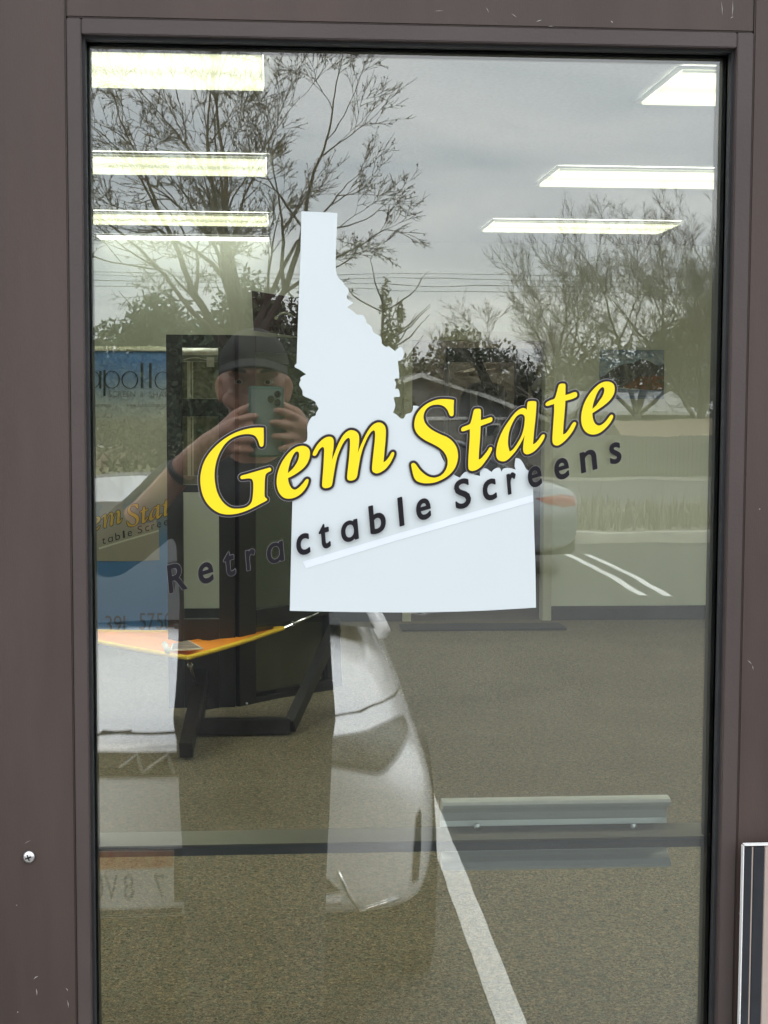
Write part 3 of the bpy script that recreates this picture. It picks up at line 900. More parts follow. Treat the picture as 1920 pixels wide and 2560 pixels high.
MB().slab([AP(u, v, RB - .031) for u, v in hill], (0, -.0012, 0)).build('hill', PHIL, art)
aut = [(.35, .76), (.45, .66), (.55, .60), (.66, .52), (.75, .56), (.85, .50), (.94, .55), (1, .52), (1, .82), (.7, .81), (.5, .79)]
MB().slab([AP(u, v, RB - .0325) for u, v in aut], (0, -.0012, 0)).build('autumn_trees', PAUT, art)
MB().slab([AP(u, v, RB - .034) for u, v in [(0, .76), (.3, .77), (.6, .81), (1, .83), (1, 1), (0, 1)]], (0, -.0012, 0)).build('lake', PLAKE, art)
MB().slab([AP(u, v, RB - .0355) for u, v in [(0, .755), (.3, .765), (.6, .80), (.6, .815), (.3, .785), (0, .775)]], (0, -.001, 0)).build('shoreline', mat('paint_shore', (.4, .42, .38), .6), art)

# maroon placard above the display door
SY = RB - .05
maro = mat('maroon_board', (.045, .014, .018), .35, var=.3, scale=10)
p0, p1, p2, p3 = P(629, 727, SY), P(790, 752, SY), P(790, 848, SY), P(634, 826, SY)
sg = empty('maroon_sign', p3, label='dark maroon sign with a pale swoosh, tilted, high on the back wall', cat='sign')
def grow(ps, s):
    c_ = sum(ps, Vector()) / 4
    return [c_ + (p - c_) * s for p in ps]
MB().slab(grow([p0, p1, p2, p3], 1.035), (0, .03, 0)).build('border', WHITEM, sg)
MB().slab([p + Vector((0, -.004, 0)) for p in (p0, p1, p2, p3)], (0, .003, 0)).build('board', maro, sg)
arc = [P(690 + 45 * t, 800 - 18 * math.sin(math.pi * (.15 + .7 * t)), SY - .012) for t in [i / 10 for i in range(11)]]
MB().tube(arc, [.002 + .007 * math.sin(math.pi * i / 10) for i in range(11)], 6).build('swoosh', mat('pale_swoosh', (.6, .6, .5), .4), sg)
MB().lathe([(0, -.003), (.012, -.002), (.012, 0)], 12, P(690, 795, SY - .01), 'y').build('dot', MATS['pale_swoosh'], sg)

# ------------------------------------------------------------------ banner, display doors and shade sail
NY = 8.55
bx0, bx1 = P(166, 1200, NY).x, P(440, 1200, NY).x
bz1 = P(340, 878, NY).z
BAN = bpy.data.materials.new('banner_print')
BAN.use_nodes = True
nt = BAN.node_tree
b = nt.nodes['Principled BSDF']
b.inputs['Roughness'].default_value = 0.5
tc = node(nt, 'ShaderNodeTexCoord')
sp = node(nt, 'ShaderNodeSeparateXYZ')
mr = node(nt, 'ShaderNodeMapRange')
mr.inputs['From Max'].default_value = bz1
no = node(nt, 'ShaderNodeTexNoise', Scale=2.2, Detail=3.0)
ad = node(nt, 'ShaderNodeMath', operation='MULTIPLY_ADD')
ad.inputs[1].default_value = 0.07
rp = node(nt, 'ShaderNodeValToRGB')
cr = rp.color_ramp
cr.elements[0].position, cr.elements[0].color = 0.0, (0.06, 0.18, 0.42, 1)
cr.elements[1].position, cr.elements[1].color = 1.0, (0.07, 0.16, 0.36, 1)
for p_, c_ in ((.36, (.06, .19, .42)), (.47, (.20, .24, .26)), (.58, (.36, .36, .27)), (.78, (.40, .40, .33)), (.86, (.33, .37, .38)), (.94, (.13, .20, .33))):
    e_ = cr.elements.new(p_)
    e_.color = (*c_, 1)
nt.links.new(tc.outputs['Object'], sp.inputs[0])
nt.links.new(sp.outputs['Z'], mr.inputs['Value'])
nt.links.new(tc.outputs['Object'], no.inputs['Vector'])
nt.links.new(no.outputs['Fac'], ad.inputs[0])
nt.links.new(mr.outputs[0], ad.inputs[2])
nt.links.new(ad.outputs[0], rp.inputs['Fac'])
nt.links.new(rp.outputs[0], b.inputs['Base Color'])

ban = empty('roll_up_banner', ((bx0 + bx1) / 2, NY, 0), label='blue and beige roll up banner printed with apollo SCREEN & SHADE', cat='banner')
box('banner_sheet', BAN, bx0, bx1, NY, NY + .002, .05, bz1, ban)
box('top_bar', TRIM, bx0 - .01, bx1 + .01, NY - .012, NY + .012, bz1 + .001, bz1 + .032, ban, .004)
box('base', ALU, bx0 - .02, bx1 + .02, NY - .08, NY + .08, .001, .06, ban, .01)
box('pole', ALU, (bx0 + bx1) / 2 - .01, (bx0 + bx1) / 2 + .01, NY + .02, NY + .04, .06, bz1, ban)
def on_ban(dy): return lambda x, y: P(x, y, NY - dy)
def b_xy(p): return np.column_stack([317 + (p[:, 0] - 1028) * .262, 1260 + (p[:, 1] - 997) * .268])
BMAP = mat('banner_map', (.34, .31, .25), .5, var=.06, scale=3)
BYEL = mat('banner_yellow', (.62, .40, .02), .5)
BINK = mat('banner_ink', (.012, .02, .025), .5)
sheet([b_xy(MAPLOOP)], on_ban(.002)).build('map_print', BMAP, ban)
sheet([b_xy(stripe)], on_ban(.0025)).build('map_stripe', TRIM, ban)
for i, k in enumerate(['e', 'm', 'S', 't', 'a', 't2', 'e2']):
    lt = sheet([b_xy(l) for l in LOOPS[k]], on_ban(.0042 + .0001 * i)).build('letter', BYEL, ban)
    sheet([b_xy(l) for l in LINES[k]], on_ban(.003 + .0001 * i)).build('outline', BINK, lt)
for i, (ch, xa, xb) in enumerate(WORDS):
    if xa < 780:
        continue
    g = glyph(ch)
    lo, hi = np.vstack(g).min(0), np.vstack(g).max(0)
    sy = 99.7 * (0.475 / 0.55 if ch == 'ɑ' else 1.06 if ch not in 'RSbl' else 1.0)
    sx = (xb - xa) / (hi[0] - lo[0])
    lps = [np.column_stack([xa + (l[:, 0] - lo[0]) * sx - .085 * l[:, 1] * sy, base_y(xa) - .2925 * (l[:, 0] - lo[0]) * sx - l[:, 1] * sy]) for l in g]
    sheet([b_xy(l) for l in lps], on_ban(.004)).build('letter', BINK, ban)
# the word "apollo": thin rings and straight stems
def ell(cx, cy_, rx, ry, n=40): return np.array([(cx + rx * math.cos(2 * math.pi * k / n), cy_ + ry * math.sin(2 * math.pi * k / n)) for k in range(n)])
def rect(x0, x1, y0, y1): return np.array([(x0, y0), (x1, y0), (x1, y1), (x0, y1)])
def oring(cx, cy_, rx, ry): return [ell(cx, cy_, rx, ry), ell(cx, cy_, rx - 3.4, ry - 1.3)]
for lp in (oring(231, 949, 20, 22), [rect(248, 253.5, 927, 971)], oring(280, 949, 20, 22), [rect(258.5, 264, 925, 990)],
           oring(324.5, 949.5, 21, 22), [rect(352, 358.5, 906, 970)], [rect(372.5, 379, 907, 970)], oring(407, 951.5, 21, 22.5)):
    sheet(lp, on_ban(.004)).build('letter', BINK, ban)
def type_line(txt, xa, xb, yb, h, m, ym=None):
    x, items = 0.0, []
    for ch in txt:
        if ch == ' ':
            x += .3
            continue
        g = glyph(ch)
        lo, hi = np.vstack(g).min(0), np.vstack(g).max(0)
        items.append((g, x - lo[0]))
        x += hi[0] - lo[0] + .09
    s = (xb - xa) / (x - .09)
    for g, ox in items:
        sheet([np.column_stack([xa + (l[:, 0] + ox) * s, yb - l[:, 1] * h / .69]) for l in g], on_ban(.004)).build('letter', m, ban)
BGREY = mat('banner_grey_ink', (.16, .17, .17), .5)
type_line('SCREEN', 272, 338, 992, 14, BGREY)
type_line('&', 350, 358, 992, 14, BGREY)
type_line('SHADE', 372, 436, 993, 14, BGREY)
type_line('www.ApolloScreen.com', 316, 421, 1017, 10, BGREY)
type_line('screens', 236, 277, 1016, 9, BGREY)
type_line('391', 263, 313, 1581, 42, BINK)
type_line('5750', 348, 430, 1574, 42, BINK)

# display: two black screen doors hinged at an angle on a floor frame
CY_ = 5.78
MESH = thin_glass('insect_screen', (0.42, 0.44, 0.40), 1.25, rough=0.4)
disp = empty('display_doors', (-.187, CY_, 0), label='black two leaf screen door display on a floor frame', cat='display stand')
def leaf(a, b_, rails, cell0, cell1, name_panel=None):
    """A door leaf from a to b (floor points): stiles, rails at given heights."""
    a, b_ = Vector((*a, 0)), Vector((*b_, 0))
    L = (b_ - a).length
    d_ = (b_ - a).normalized()
    def seg(s0, s1, z0, z1, nm, m=BLK, t=.045, bev=.002, par=disp):
        mb = MB()
        nrm = Vector((d_.y, -d_.x, 0)) * t / 2
        vs = []
        for z in (z0, z1):
            vs += [a + d_ * s0 - nrm, a + d_ * s1 - nrm, a + d_ * s1 + nrm, a + d_ * s0 + nrm]
        vs = [v + Vector((0, 0, z0 if i < 4 else z1)) for i, v in enumerate(vs)]
        mb.add(vs, [(3, 2, 1, 0), (4, 5, 6, 7), (0, 1, 5, 4), (1, 2, 6, 5), (2, 3, 7, 6), (3, 0, 4, 7)])
        return mb.build(nm, m, par, bev)
    seg(.001, cell0, .1, 1.93, 'stile')
    seg(cell1, L - .001, .1, 1.93, 'stile')
    for z0, z1 in rails:
        seg(cell0 + .0005, cell1 - .0005, z0, z1, 'rail')
    return seg, L
seg, L = leaf((-.52, CY_), (-.19, CY_), [(1.866, 1.93), (1.534, 1.62), (1.165, 1.20), (.10, .54)], .078, .252)
PRINT = mat('poster_print', (.05, .07, .035), .5, col2=(.26, .24, .17), scale=16, detail=5, stretch=(1, 1, .7))
PRINT2 = mat('poster_pale', (.52, .52, .42), .5, var=.1)
seg(.079, .251, 1.621, 1.80, 'poster', PRINT, .006, 0)
seg(.079, .251, 1.245, 1.533, 'poster', PRINT, .006, 0)
seg(.100, .117, 1.622, 1.80, 'poster_post', PRINT2, .010, 0)
seg(.122, .130, 1.622, 1.80, 'poster_post', PRINT2, .010, 0)
seg(.100, .117, 1.246, 1.532, 'poster_post', PRINT2, .010, 0)
seg(.122, .130, 1.246, 1.532, 'poster_post', PRINT2, .010, 0)
seg(.079, .251, 1.203, 1.243, 'poster_foot', mat('poster_sill', (.25, .22, .17), .6), .02, 0)
seg(.079, .251, 1.802, 1.832, 'poster_head', mat('poster_head_grey', (.22, .23, .2), .5), .008, 0)
seg(.195, .232, 1.775, 1.822, 'price_tag', WHITEM, .016, 0)
MB().tube([(-.44, CY_ - .02, 1.85), (-.27, CY_ - .02, 1.85)], .0165, 14).build('roller', WHITEM, disp, smooth=True)
ar = [(-.435 + .11 * t, CY_ - .012, 1.805 + .014 * math.sin(math.pi * (.1 + .8 * t))) for t in [i / 8 for i in range(9)]]
MB().tube(ar, .0022, 5).build('poster_swoosh', WHITEM, disp)
seg2, L2 = leaf((-.187, CY_ + .005), (.30, CY_ + .50), [(1.85, 1.93), (.49, .57), (.10, .125)], .118, .645)
seg2(.119, .644, .571, 1.849, 'screen', MESH, .003, 0)
seg2(.119, .644, .126, .489, 'screen', MESH, .003, 0)
fb = MB()
MB().bar((-.37, CY_ - .2, .045), (.075, CY_ - .2, .045), .06, .075).build('foot_bar', BLK, disp, .003)
MB().bar((-.37, CY_ - .05, .12), (.30, CY_ + .45, .12), .05, .05).build('foot_bar', BLK, disp, .003)
MB().bar((.075, CY_ - .2, .04), (.325, CY_ + .45, .43), .05, .07).build('brace', BLK, disp, .003)
MB().bar((-.355, CY_ - .03, .26), (-.395, CY_ - .70, .045), .06, .075).build('leg', BLK, disp, .003)
MB().bar((-.355, CY_ + .02, .30), (-.36, CY_ - .2, .06), .05, .05).build('leg', BLK, disp, .003)
MB().bar((.32, CY_ + .45, .45), (.36, CY_ + 1.0, .03), .05, .06).build('leg', BLK, disp, .003)
for px, py in ((501, 1750), (617, 1759)):
    c = P(px, py, CY_ - .06)
    MB().lathe([(0, -.006), (.006, -.004), (.007, 0)], 10, c, 'y').build('bolt', STEEL, disp)

# orange shade sail, stretched level over the display frame
SZ = .46
T, F, Lc = P(708, 1552, 5.98), P(469, 1645, 5.12), P(115, 1603, 5.98)
for v in (T, F, Lc):
    v.z = SZ
SAIL = mat('orange_sailcloth', (.92, .30, .012), .7, var=.06, scale=5, bump=.15, bscale=14)
EDGE = mat('yellow_webbing', (.95, .60, .02), .6)
sail = empty('shade_sail', (F.x, F.y, 0), label='orange shade sail with yellow edging stretched beside the display doors', cat='shade sail')
def edge_pt(a, b_, t, c_):
    p = a.lerp(b_, t)
    return p + (c_ - p) * .06 * math.sin(math.pi * t) + Vector((0, 0, -.012 * math.sin(math.pi * t)))
cen = (T + F + Lc) / 3 + Vector((0, 0, -.03))
loop = [edge_pt(a, b_, k / 10, cen) for a, b_ in ((T, F), (F, Lc), (Lc, T)) for k in range(10)]
mb = MB()
rings_ = [[cen + (p - cen) * s + Vector((0, 0, .012 * (1 - s) * math.sin(9 * s + i))) for i, p in enumerate(loop)] for s in (1, .75, .5, .25)]
vs = [p for r_ in rings_ for p in r_] + [cen]
n = len(loop)
fs = [(r_ * n + i, r_ * n + (i + 1) % n, (r_ + 1) * n + (i + 1) % n, (r_ + 1) * n + i) for r_ in range(3) for i in range(n)]
fs += [(3 * n + i, 3 * n + (i + 1) % n, 4 * n) for i in range(n)]
mb.add(vs, fs).build('cloth', SAIL, sail, smooth=True)
for s_ in range(3):
    pts = [loop[(s_ * 10 + k) % n] for k in range(11)]
    MB().tube(pts, .011, 6).build('webbing', EDGE, sail, smooth=True)
for p, q in ((T, P(796, 1532, 6.15)), (F, Vector((-.37, CY_ - .25, .26)))):
    d_ = (q - p)
    MB().tube([p, p + d_ * .25], .006, 8).build('shackle', CHROME, sail)
    MB().lathe([(.010, -.004), (.014, 0), (.010, .004), (.006, 0), (.010, -.004)], 12, p + d_ * .27, 'y').build('ring', CHROME, sail)
    MB().tube([p + d_ * .3, p + d_ * .38, p + d_ * .75, p + d_ * .82], [.004, .0085, .0085, .004], 8).build('turnbuckle', CHROME, sail, smooth=True)
    MB().tube([p + d_ * .8, q], .003, 6).build('cable', STEEL, sail)
MAGC = mat('brochure_print', (.04, .045, .05), .35, col2=(.55, .42, .36), scale=22, stretch=(.5, 5, 1))
mg = empty('brochure', (F.x, F.y + .12, SZ), label='glossy brochure lying on the orange sail', cat='brochure')
q = [P(430, 1612, 5.40), P(472, 1606, 5.50), P(508, 1630, 5.27), P(425, 1641, 5.22)]
for v in q:
    v.z = SZ + .012
MB().slab(q, (0, 0, .006)).build('pages', WHITEM, mg)
c_ = sum(q, Vector()) / 4
MB().slab([c_ + (v - c_) * .86 + Vector((0, 0, .0065)) for v in q], (0, 0, .0015)).build('cover', MAGC, mg)
roll = [q[0] + Vector((-.035, .0, .004)), q[3] + Vector((-.01, 0, .004))]
MB().tube(roll, .014, 10).build('curled_page', WHITEM, mg, smooth=True)

# ------------------------------------------------------------------ outside: ground
LOT = -.20                                       # height of the parking lot
ASPH = mat('asphalt', (.040, .040, .041), .85, col2=(.085, .083, .08), scale=70, detail=6, bump=.3, bscale=160)
ASPH2 = mat('road_asphalt', (.09, .09, .088), .85, col2=(.14, .138, .13), scale=12, detail=6)
PAINT = mat('road_paint', (.62, .62, .60), .7, col2=(.80, .80, .78), scale=30, bump=.1)
KERB = mat('kerb_concrete', (.38, .37, .33), .9, var=.15, scale=5)
SOIL = mat('dry_grass_soil', (.13, .12, .09), .95, col2=(.20, .185, .14), scale=3, detail=7)
YARD = mat('yard_grass', (.10, .11, .055), .95, col2=(.17, .16, .09), scale=.6, detail=7)
PROF = [(0.0, -.02), (2.16, -.02), (2.162, LOT), (16.9, LOT), (17.34, LOT), (17.36, LOT + .12), (17.55, LOT + .12), (22.0, -.30),
        (28.7, -.50), (38.0, -.92), (49.2, -1.12), (49.3, -1.02), (60.0, -1.25), (260.0, -1.9)]
def ground_z(dist):                              # height of the land at a distance from the door
    for (a, za), (b_, zb) in zip(PROF, PROF[1:]):
        if dist <= b_:
            return za + (zb - za) * (dist - a) / (b_ - a)
    return PROF[-1][1]
def strip(name, d0, d1, m, x0=-140, x1=140, n=4, lift=0.0, **kw):
    mb = MB()
    ds = [d0 + (d1 - d0) * k / n for k in range(n + 1)]
    vs = [(x, -d, ground_z(d) + lift) for d in ds for x in (x0, x1)]
    mb.add(vs, [(2 * k, 2 * k + 1, 2 * k + 3, 2 * k + 2) for k in range(n)])
    return mb.build(name, m, None, **kw)
mb = MB()
gs = [-320, -60, -12] + [p for p, _ in PROF if p > 0] + [300]
vs = []
for d_ in gs:
    z = (-.4 if d_ < 3 else min(ground_z(d_), LOT) - .3 if d_ < 29 else ground_z(d_) - .01)
    vs += [(-320, -d_, z), (320, -d_, z)]
mb.add(vs, [(2 * k, 2 * k + 1, 2 * k + 3, 2 * k + 2) for k in range(len(gs) - 1)]).build('ground', YARD, None, kind='structure')
pv = MB().box(-12, 12, -2.16, -.045, -.35, SILL - .032).build('pavement', CONC, None, .01, kind='structure')
strip('parking_lot', 2.162, 17.34, ASPH, -60, 60, 1, kind='structure')
MB().box(-60, 60, -17.55, -17.341, -.4, LOT + .12).build('kerb', KERB, None, .02, kind='structure')
strip('verge', 17.55, 28.7, SOIL, n=6, kind='structure')
strip('road', 28.7, 49.2, ASPH2, n=6, kind='structure')
# flat grass shoulder bands and the kerb on the far side of the road
MB().box(-140, 140, -49.45, -49.2, -1.6, -1.0).build('far_kerb', KERB, None, kind='structure')
def line(x0, x1, d0, d1):
    return MB().box(x0, x1, -d1, -d0, LOT + .0005, LOT + .004)
line(.645, .735, 2.25, 8.2).build('parking_line', PAINT, None, kind='structure')
line(-2.05, -1.95, 2.7, 8.2).build('parking_line', PAINT, None, kind='structure')
line(3.42, 3.50, 12.2, 15.9).build('parking_line', PAINT, None, kind='structure')
line(3.66, 3.74, 12.2, 15.9).build('parking_line', PAINT, None, kind='structure')

# weeds on the verge
rng = np.random.default_rng(3)
mb = MB()
vs, fs = [], []
def blade(x, d_, h, w):
    z = ground_z(d_)
    a = rng.uniform(0, math.pi)
    dx, dy = math.cos(a) * w, math.sin(a) * w
    lx, ly = rng.normal(0, .16, 2) * h
    k = len(vs)
    vs.extend([(x - dx, -d_ - dy, z), (x + dx, -d_ + dy, z), (x + lx + dx * .2, -d_ + ly, z + h), (x + lx - dx * .2, -d_ + ly, z + h)])
    fs.append((k, k + 1, k + 2, k + 3))
for _ in range(9000):
    d_ = 17.7 + 10.5 * rng.random() ** 1.4
    blade(rng.uniform(-11, 14), d_, rng.uniform(.06, .28), rng.uniform(.006, .02))
for _ in range(130):
    cx, d_ = rng.uniform(-8, 10), rng.uniform(17.8, 20.5)
    for _ in range(7):
        blade(cx + rng.normal(0, .07), d_ + rng.normal(0, .05), rng.uniform(.3, .75), .007)
mb.add(vs, fs).build('weeds', mat('dry_weeds', (.19, .175, .125), .9, var=.3, scale=2), None, label='dry weeds along the verge', kind='stuff')

# ------------------------------------------------------------------ vehicles
WHITEP = mat('white_car_paint', (.84, .85, .87), .22, var=.01, coat=.8)
SILVERP = mat('silver_car_paint', (.25, .27, .29), .28, metal=.5, var=.02, coat=.8)
CARGL = mat('car_glass', (.012, .014, .016), .06, var=.1, spec=.8)
BLKP = mat('black_plastic', (.012, .012, .013), .5, var=.2)
TYRE = mat('tyre_rubber', (.016, .016, .016), .8, bump=.2)
LAMP = mat('lamp_lens', (.03, .028, .022), .3, col2=(.10, .095, .08), scale=16, coat=.25, spec=.3)
REDL = mat('tail_lens', (.22, .012, .012), .1, coat=1.0)
def section(t, w, zt, zb, zm):
    half = [(0, zt), (.30 * w, zt - .004), (.58 * w, zt - .018), (.80 * w, zt - .055), (.93 * w, zt - .13), (1.0 * w, zm), (.99 * w, max(zm - .22, zb + .08)),
            (.965 * w, zb + .03), (.9 * w, zb), (0, zb)]
    pts = half + [(-x, z) for x, z in reversed(half[1:-1])]
    return [Vector((x, -t, z)) for x, z in pts]
def car(name, stations, roofs, paint, loc, rz, label, length, wheel_t, wr, track):
    """Car with its nose at the local origin, facing +y; parts are children."""
    root = empty(name, loc, rz, label=label, cat='car')
    mb = MB()
    rings_ = [section(*s) for s in stations]
    n = len(rings_[0])
    vs = [v for r_ in rings_ for v in r_]
    fs = [(i * n + k, i * n + (k + 1) % n, (i + 1) * n + (k + 1) % n, (i + 1) * n + k) for i in range(len(rings_) - 1) for k in range(n)]
    for r0, flip in ((0, False), (len(rings_) - 1, True)):
        c_ = len(vs)
        ctr = sum(rings_[r0 if not flip else -1], Vector()) / n
        # close the ends with an inner ring so the nose stays softly flat
        ins = [ctr + (v - ctr) * .55 + Vector((0, .02 if not flip else -.02, 0)) for v in rings_[r0 if not flip else -1]]
        vs += ins
        fs += [(r0 * n + k, r0 * n + (k + 1) % n, c_ + (k + 1) % n, c_ + k) for k in range(n)]
        vs.append(ctr + Vector((0, .03 if not flip else -.03, 0)))
        fs += [(c_ + k, c_ + (k + 1) % n, c_ + n) for k in range(n)]
    mb.add(vs, fs)
    body = mb.build('body', paint, root, local=True, smooth=True)
    sub = body.modifiers.new('smooth', 'SUBSURF')
    sub.levels = sub.render_levels = 2
    bpy.context.view_layer.update()
    dg = bpy.context.evaluated_depsgraph_get()
    em_ = body.evaluated_get(dg).to_mesh()
    bvh = BVHTree.FromPolygons([v.co.copy() for v in em_.vertices], [tuple(p.vertices) for p in em_.polygons])
    # glasshouse: belt and roof lines
    g, r_, wnd, pil = MB(), MB(), MB(), MB()
    B = [(t, wb, zb, wr_, zr) for t, wb, zb, wr_, zr in roofs]
    def row(i):
        t, wb, zb, wq, zr = B[i]
        return [Vector((-wb, -t, zb)), Vector((-(wb * .45 + wq * .55) * 1.015, -t, zb + (zr - zb) * .55)), Vector((-wq, -t, zr)), Vector((-wq * .55, -t, zr + .022)), Vector((0, -t, zr + .03)),
                Vector((wq * .55, -t, zr + .022)), Vector((wq, -t, zr)), Vector(((wb * .45 + wq * .55) * 1.015, -t, zb + (zr - zb) * .55)), Vector((wb, -t, zb))]
    rows = [row(i) for i in range(len(B))]
    def quad(mb_, i, k): mb_.add([rows[i][k], rows[i][k + 1], rows[i + 1][k + 1], rows[i + 1][k]], [(0, 1, 2, 3)])
    ws, rs = MB(), MB()
    for k in range(8):
        quad(ws, 0, k)
        quad(rs, len(B) - 2, k)
    ws.build('windscreen', CARGL, root, local=True, smooth=True)
    rs.build('rear_window', CARGL, root, local=True, smooth=True)
    for i in range(1, len(B) - 2):
        for k in (2, 3, 4, 5):
            quad(r_, i, k)
    r_.build('roof', paint, root, local=True, smooth=True)
    for ks in ((0, 1), (6, 7)):
        wnd = MB()
        for i in range(1, len(B) - 2):
            for k in ks:
                quad(wnd, i, k)
        wnd.build('side_window', CARGL, root, local=True)
    for s in (2, 6):
        pts = [rows[i][s] for i in range(len(B))]
        MB().tube([rows[0][0 if s == 2 else 8]] + [rows[0][s].lerp(rows[1][s], .5)] + pts[1:], .03, 6).build('pillar', paint, root, local=True, smooth=True)
    for i in (2, 3):
        for ks in ((0, 1, 2), (8, 7, 6)):
            MB().tube([rows[i][k] * 1.0 for k in ks], .028, 6).build('pillar', BLKP, root, local=True)
    for t in wheel_t:
        for s in (-1, 1):
            w = MB().lathe([(wr * .62, -.09), (wr * .93, -.10), (wr, -.07), (wr, .07), (wr * .93, .10), (wr * .62, .09)], 28, (0, 0, 0), 'x').build('wheel', TYRE, root, local=True, smooth=True)
            w.location = (s * (track), -t, wr)
            rim = MB().lathe([(0, s * .07), (wr * .2, s * .085), (wr * .25, s * .06), (wr * .58, s * .075), (wr * .64, s * .095)], 20, (0, 0, 0), 'x').build('rim', CHROME, w, local=True, smooth=True)
            arch = MB().lathe([(wr * 1.02, s * .02), (wr * 1.17, s * .02), (wr * 1.17, s * .115), (wr * 1.06, s * .12)], 28, (0, 0, 0), 'x').build('wheel_arch', BLKP, root, local=True, smooth=True)
            arch.location = (s * (track), -t, wr)
    return root, body, bvh

# the white car right behind the person, nose towards the door
CX, CNY = -.42, -2.33
st = [(.00, .62, .885, .46, .70), (.02, .75, .915, .43, .72), (.06, .825, .932, .42, .73), (.15, .868, .948, .42, .735), (.30, .886, .962, .42, .74), (.55, .892, .985, .40, .745),
      (.75, .895, 1.00, .30, .745), (.95, .895, 1.02, .24, .73), (1.30, .90, 1.045, .23, .74), (2.2, .905, 1.05, .23, .74), (3.4, .905, 1.06, .24, .75), (4.2, .87, 1.06, .26, .77), (4.42, .78, 1.03, .32, .78)]
roofs = [(1.22, .80, 1.015, .76, 1.03), (1.95, .84, 1.03, .60, 1.40), (2.7, .85, 1.03, .62, 1.455), (3.4, .85, 1.04, .61, 1.44), (3.95, .82, 1.05, .58, 1.38), (4.4, .72, 1.04, .60, 1.05)]
suv, suv_body, BV = car('white_car', st, roofs, WHITEP, (CX, CNY, LOT), 0, 'white car parked nose in towards the door, reflected in the glass', 4.42, (.92, 3.5), .34, .80)

def cast_pix(px, py):
    """Point and normal where the mirrored line of sight through a pixel meets the car body (car space)."""
    o = Vector((0, D, EYE))
    d_ = ray(px, py)
    d_ = Vector((d_.x, -d_.y, d_.z)).normalized()
    hit, nrm, _, _ = BV.ray_cast(o - suv.location, d_)
    return hit, nrm
def inside(pt, lp):
    x, y = pt
    r_ = False
    for i in range(len(lp)):
        (ax, ay), (bx, by) = lp[i][:2], lp[(i + 1) % len(lp)][:2]
        if (ay > y) != (by > y) and x < ax + (y - ay) * (bx - ax) / (by - ay):
            r_ = not r_
    return r_
def patch(lp, cast, off, thick=.004, step=6.0):
    """A sheet hugging the body inside a 2-D outline; cast gives point and normal."""
    lp = [tuple(p) for p in lp]
    ctr = np.mean(np.array(lp), 0)
    N = len(lp)
    K_ = 7
    vs, ok = [], True
    for s in range(K_ + 1):
        for i in range(N):
            q = ctr + (np.array(lp[i]) - ctr) * (1 - s / K_ * .97)
            h, nn = cast(*q)
            k_ = 0
            while h is None and k_ < 8:
                k_ += 1
                q = q + (ctr - q) * .12
                h, nn = cast(*q)
            if h is None:
                print('patch missed', lp[i])
                return None
            vs.append(h + nn * off)
    fs = [(s * N + i, s * N + (i + 1) % N, (s + 1) * N + (i + 1) % N, (s + 1) * N + i) for s in range(K_) for i in range(N)]
    fs.append(tuple(K_ * N + i for i in range(N)))
    return MB().add(vs, fs)
def both(mb, name, m, parent, **kw):
    """The patch and its mirror image on the other side of the car."""
    if mb is None:
        return
    mb.build(name, m, parent, local=True, smooth=True, **kw)
    m2 = MB().add([Vector((-v.x, v.y, v.z)) for v in mb.v], mb.f)
    m2.build(name, m, parent, local=True, smooth=True, **kw)
hl = spline([(842, 1849, 1), (923, 1831), (1006, 1790, 1), (1017, 1822), (998, 1876), (953, 1928), (899, 1924), (842, 1913, 1), (790, 1900), (790, 1858)], 4)
both(patch(hl, cast_pix, .006), 'headlight', LAMP, suv)
hl_edge = spline([(842, 1841, 1), (923, 1823), (1009, 1779, 1), (1026, 1822), (1006, 1882), (957, 1937), (899, 1932), (842, 1922, 1), (780, 1906), (780, 1850)], 4)
both(patch(hl_edge, cast_pix, .003), 'headlight_surround', mat('lamp_surround', (.30, .31, .32), .3), suv)
def along(pts, rad, name, m, off=.0):
    out = []
    for p in pts:
        h, nn = cast_pix(*p)
        if h is not None:
            out.append(h + nn * off)
    if len(out) > 2:
        both(MB().tube(out, rad, 6), name, m, suv)
seam_pts = [(255, 1832), (320, 1836), (380, 1838), (500, 1835), (640, 1825), (760, 1808), (842, 1790), (900, 1780), (950, 1762), (985, 1740), (999, 1718), (1000, 1690), (985, 1640), (965, 1600)]
along(seam_pts, .0045, 'hood_seam', mat('seam_dark_line', (.05, .05, .05), .8))  # thin dark line along the hood joint
slot = [(1048, 2022), (1052, 2040), (1050, 2120), (1044, 2200), (1028, 2208), (1033, 2120), (1040, 2050)]
both(patch(slot, cast_pix, .004), 'air_slot', BLKP, suv)
def front(x, z):
    return BV.ray_cast(Vector((x, 1.0, z)), Vector((0, -1, 0)))[:2]
MB().box(-.74, .74, -.75, -.07, .20, .44).build('valance', BLKP, suv, .05, local=True)
# grille, lower intake and number plate on the nose
gr = patch([(-.50, .838), (-.50, .872), (-.25, .884), (0, .887), (.25, .884), (.50, .872), (.50, .838), (.25, .826), (0, .823), (-.25, .826)], front, .006)
if gr:
    g_ = gr.build('grille', mat('grille_dark', (.05, .045, .035), .3, var=.3), suv, local=True)
    for zz in (.848,):
        pts = [(front(x / 20, zz)[0], front(x / 20, zz)[1]) for x in range(-8, 9)]
        MB().tube([h + nn * .009 for h, nn in pts if h is not None], .004, 5).build('grille_bar', BLKP, g_, local=True)
    zig = [(-.155, .832), (-.14, .878), (-.075, .834), (-.06, .88), (.0, .836)]
    pts = []
    for (xa, za), (xb, zb) in zip(zig, zig[1:]):
        for k in range(4):
            h, nn = front(-(xa + (xb - xa) * k / 4), za + (zb - za) * k / 4)
            pts.append(h + nn * .010)
    MB().tube(pts, .0055, 6).build('emblem', mat('dull_emblem', (.28, .27, .25), .4, metal=.5), g_, local=True)
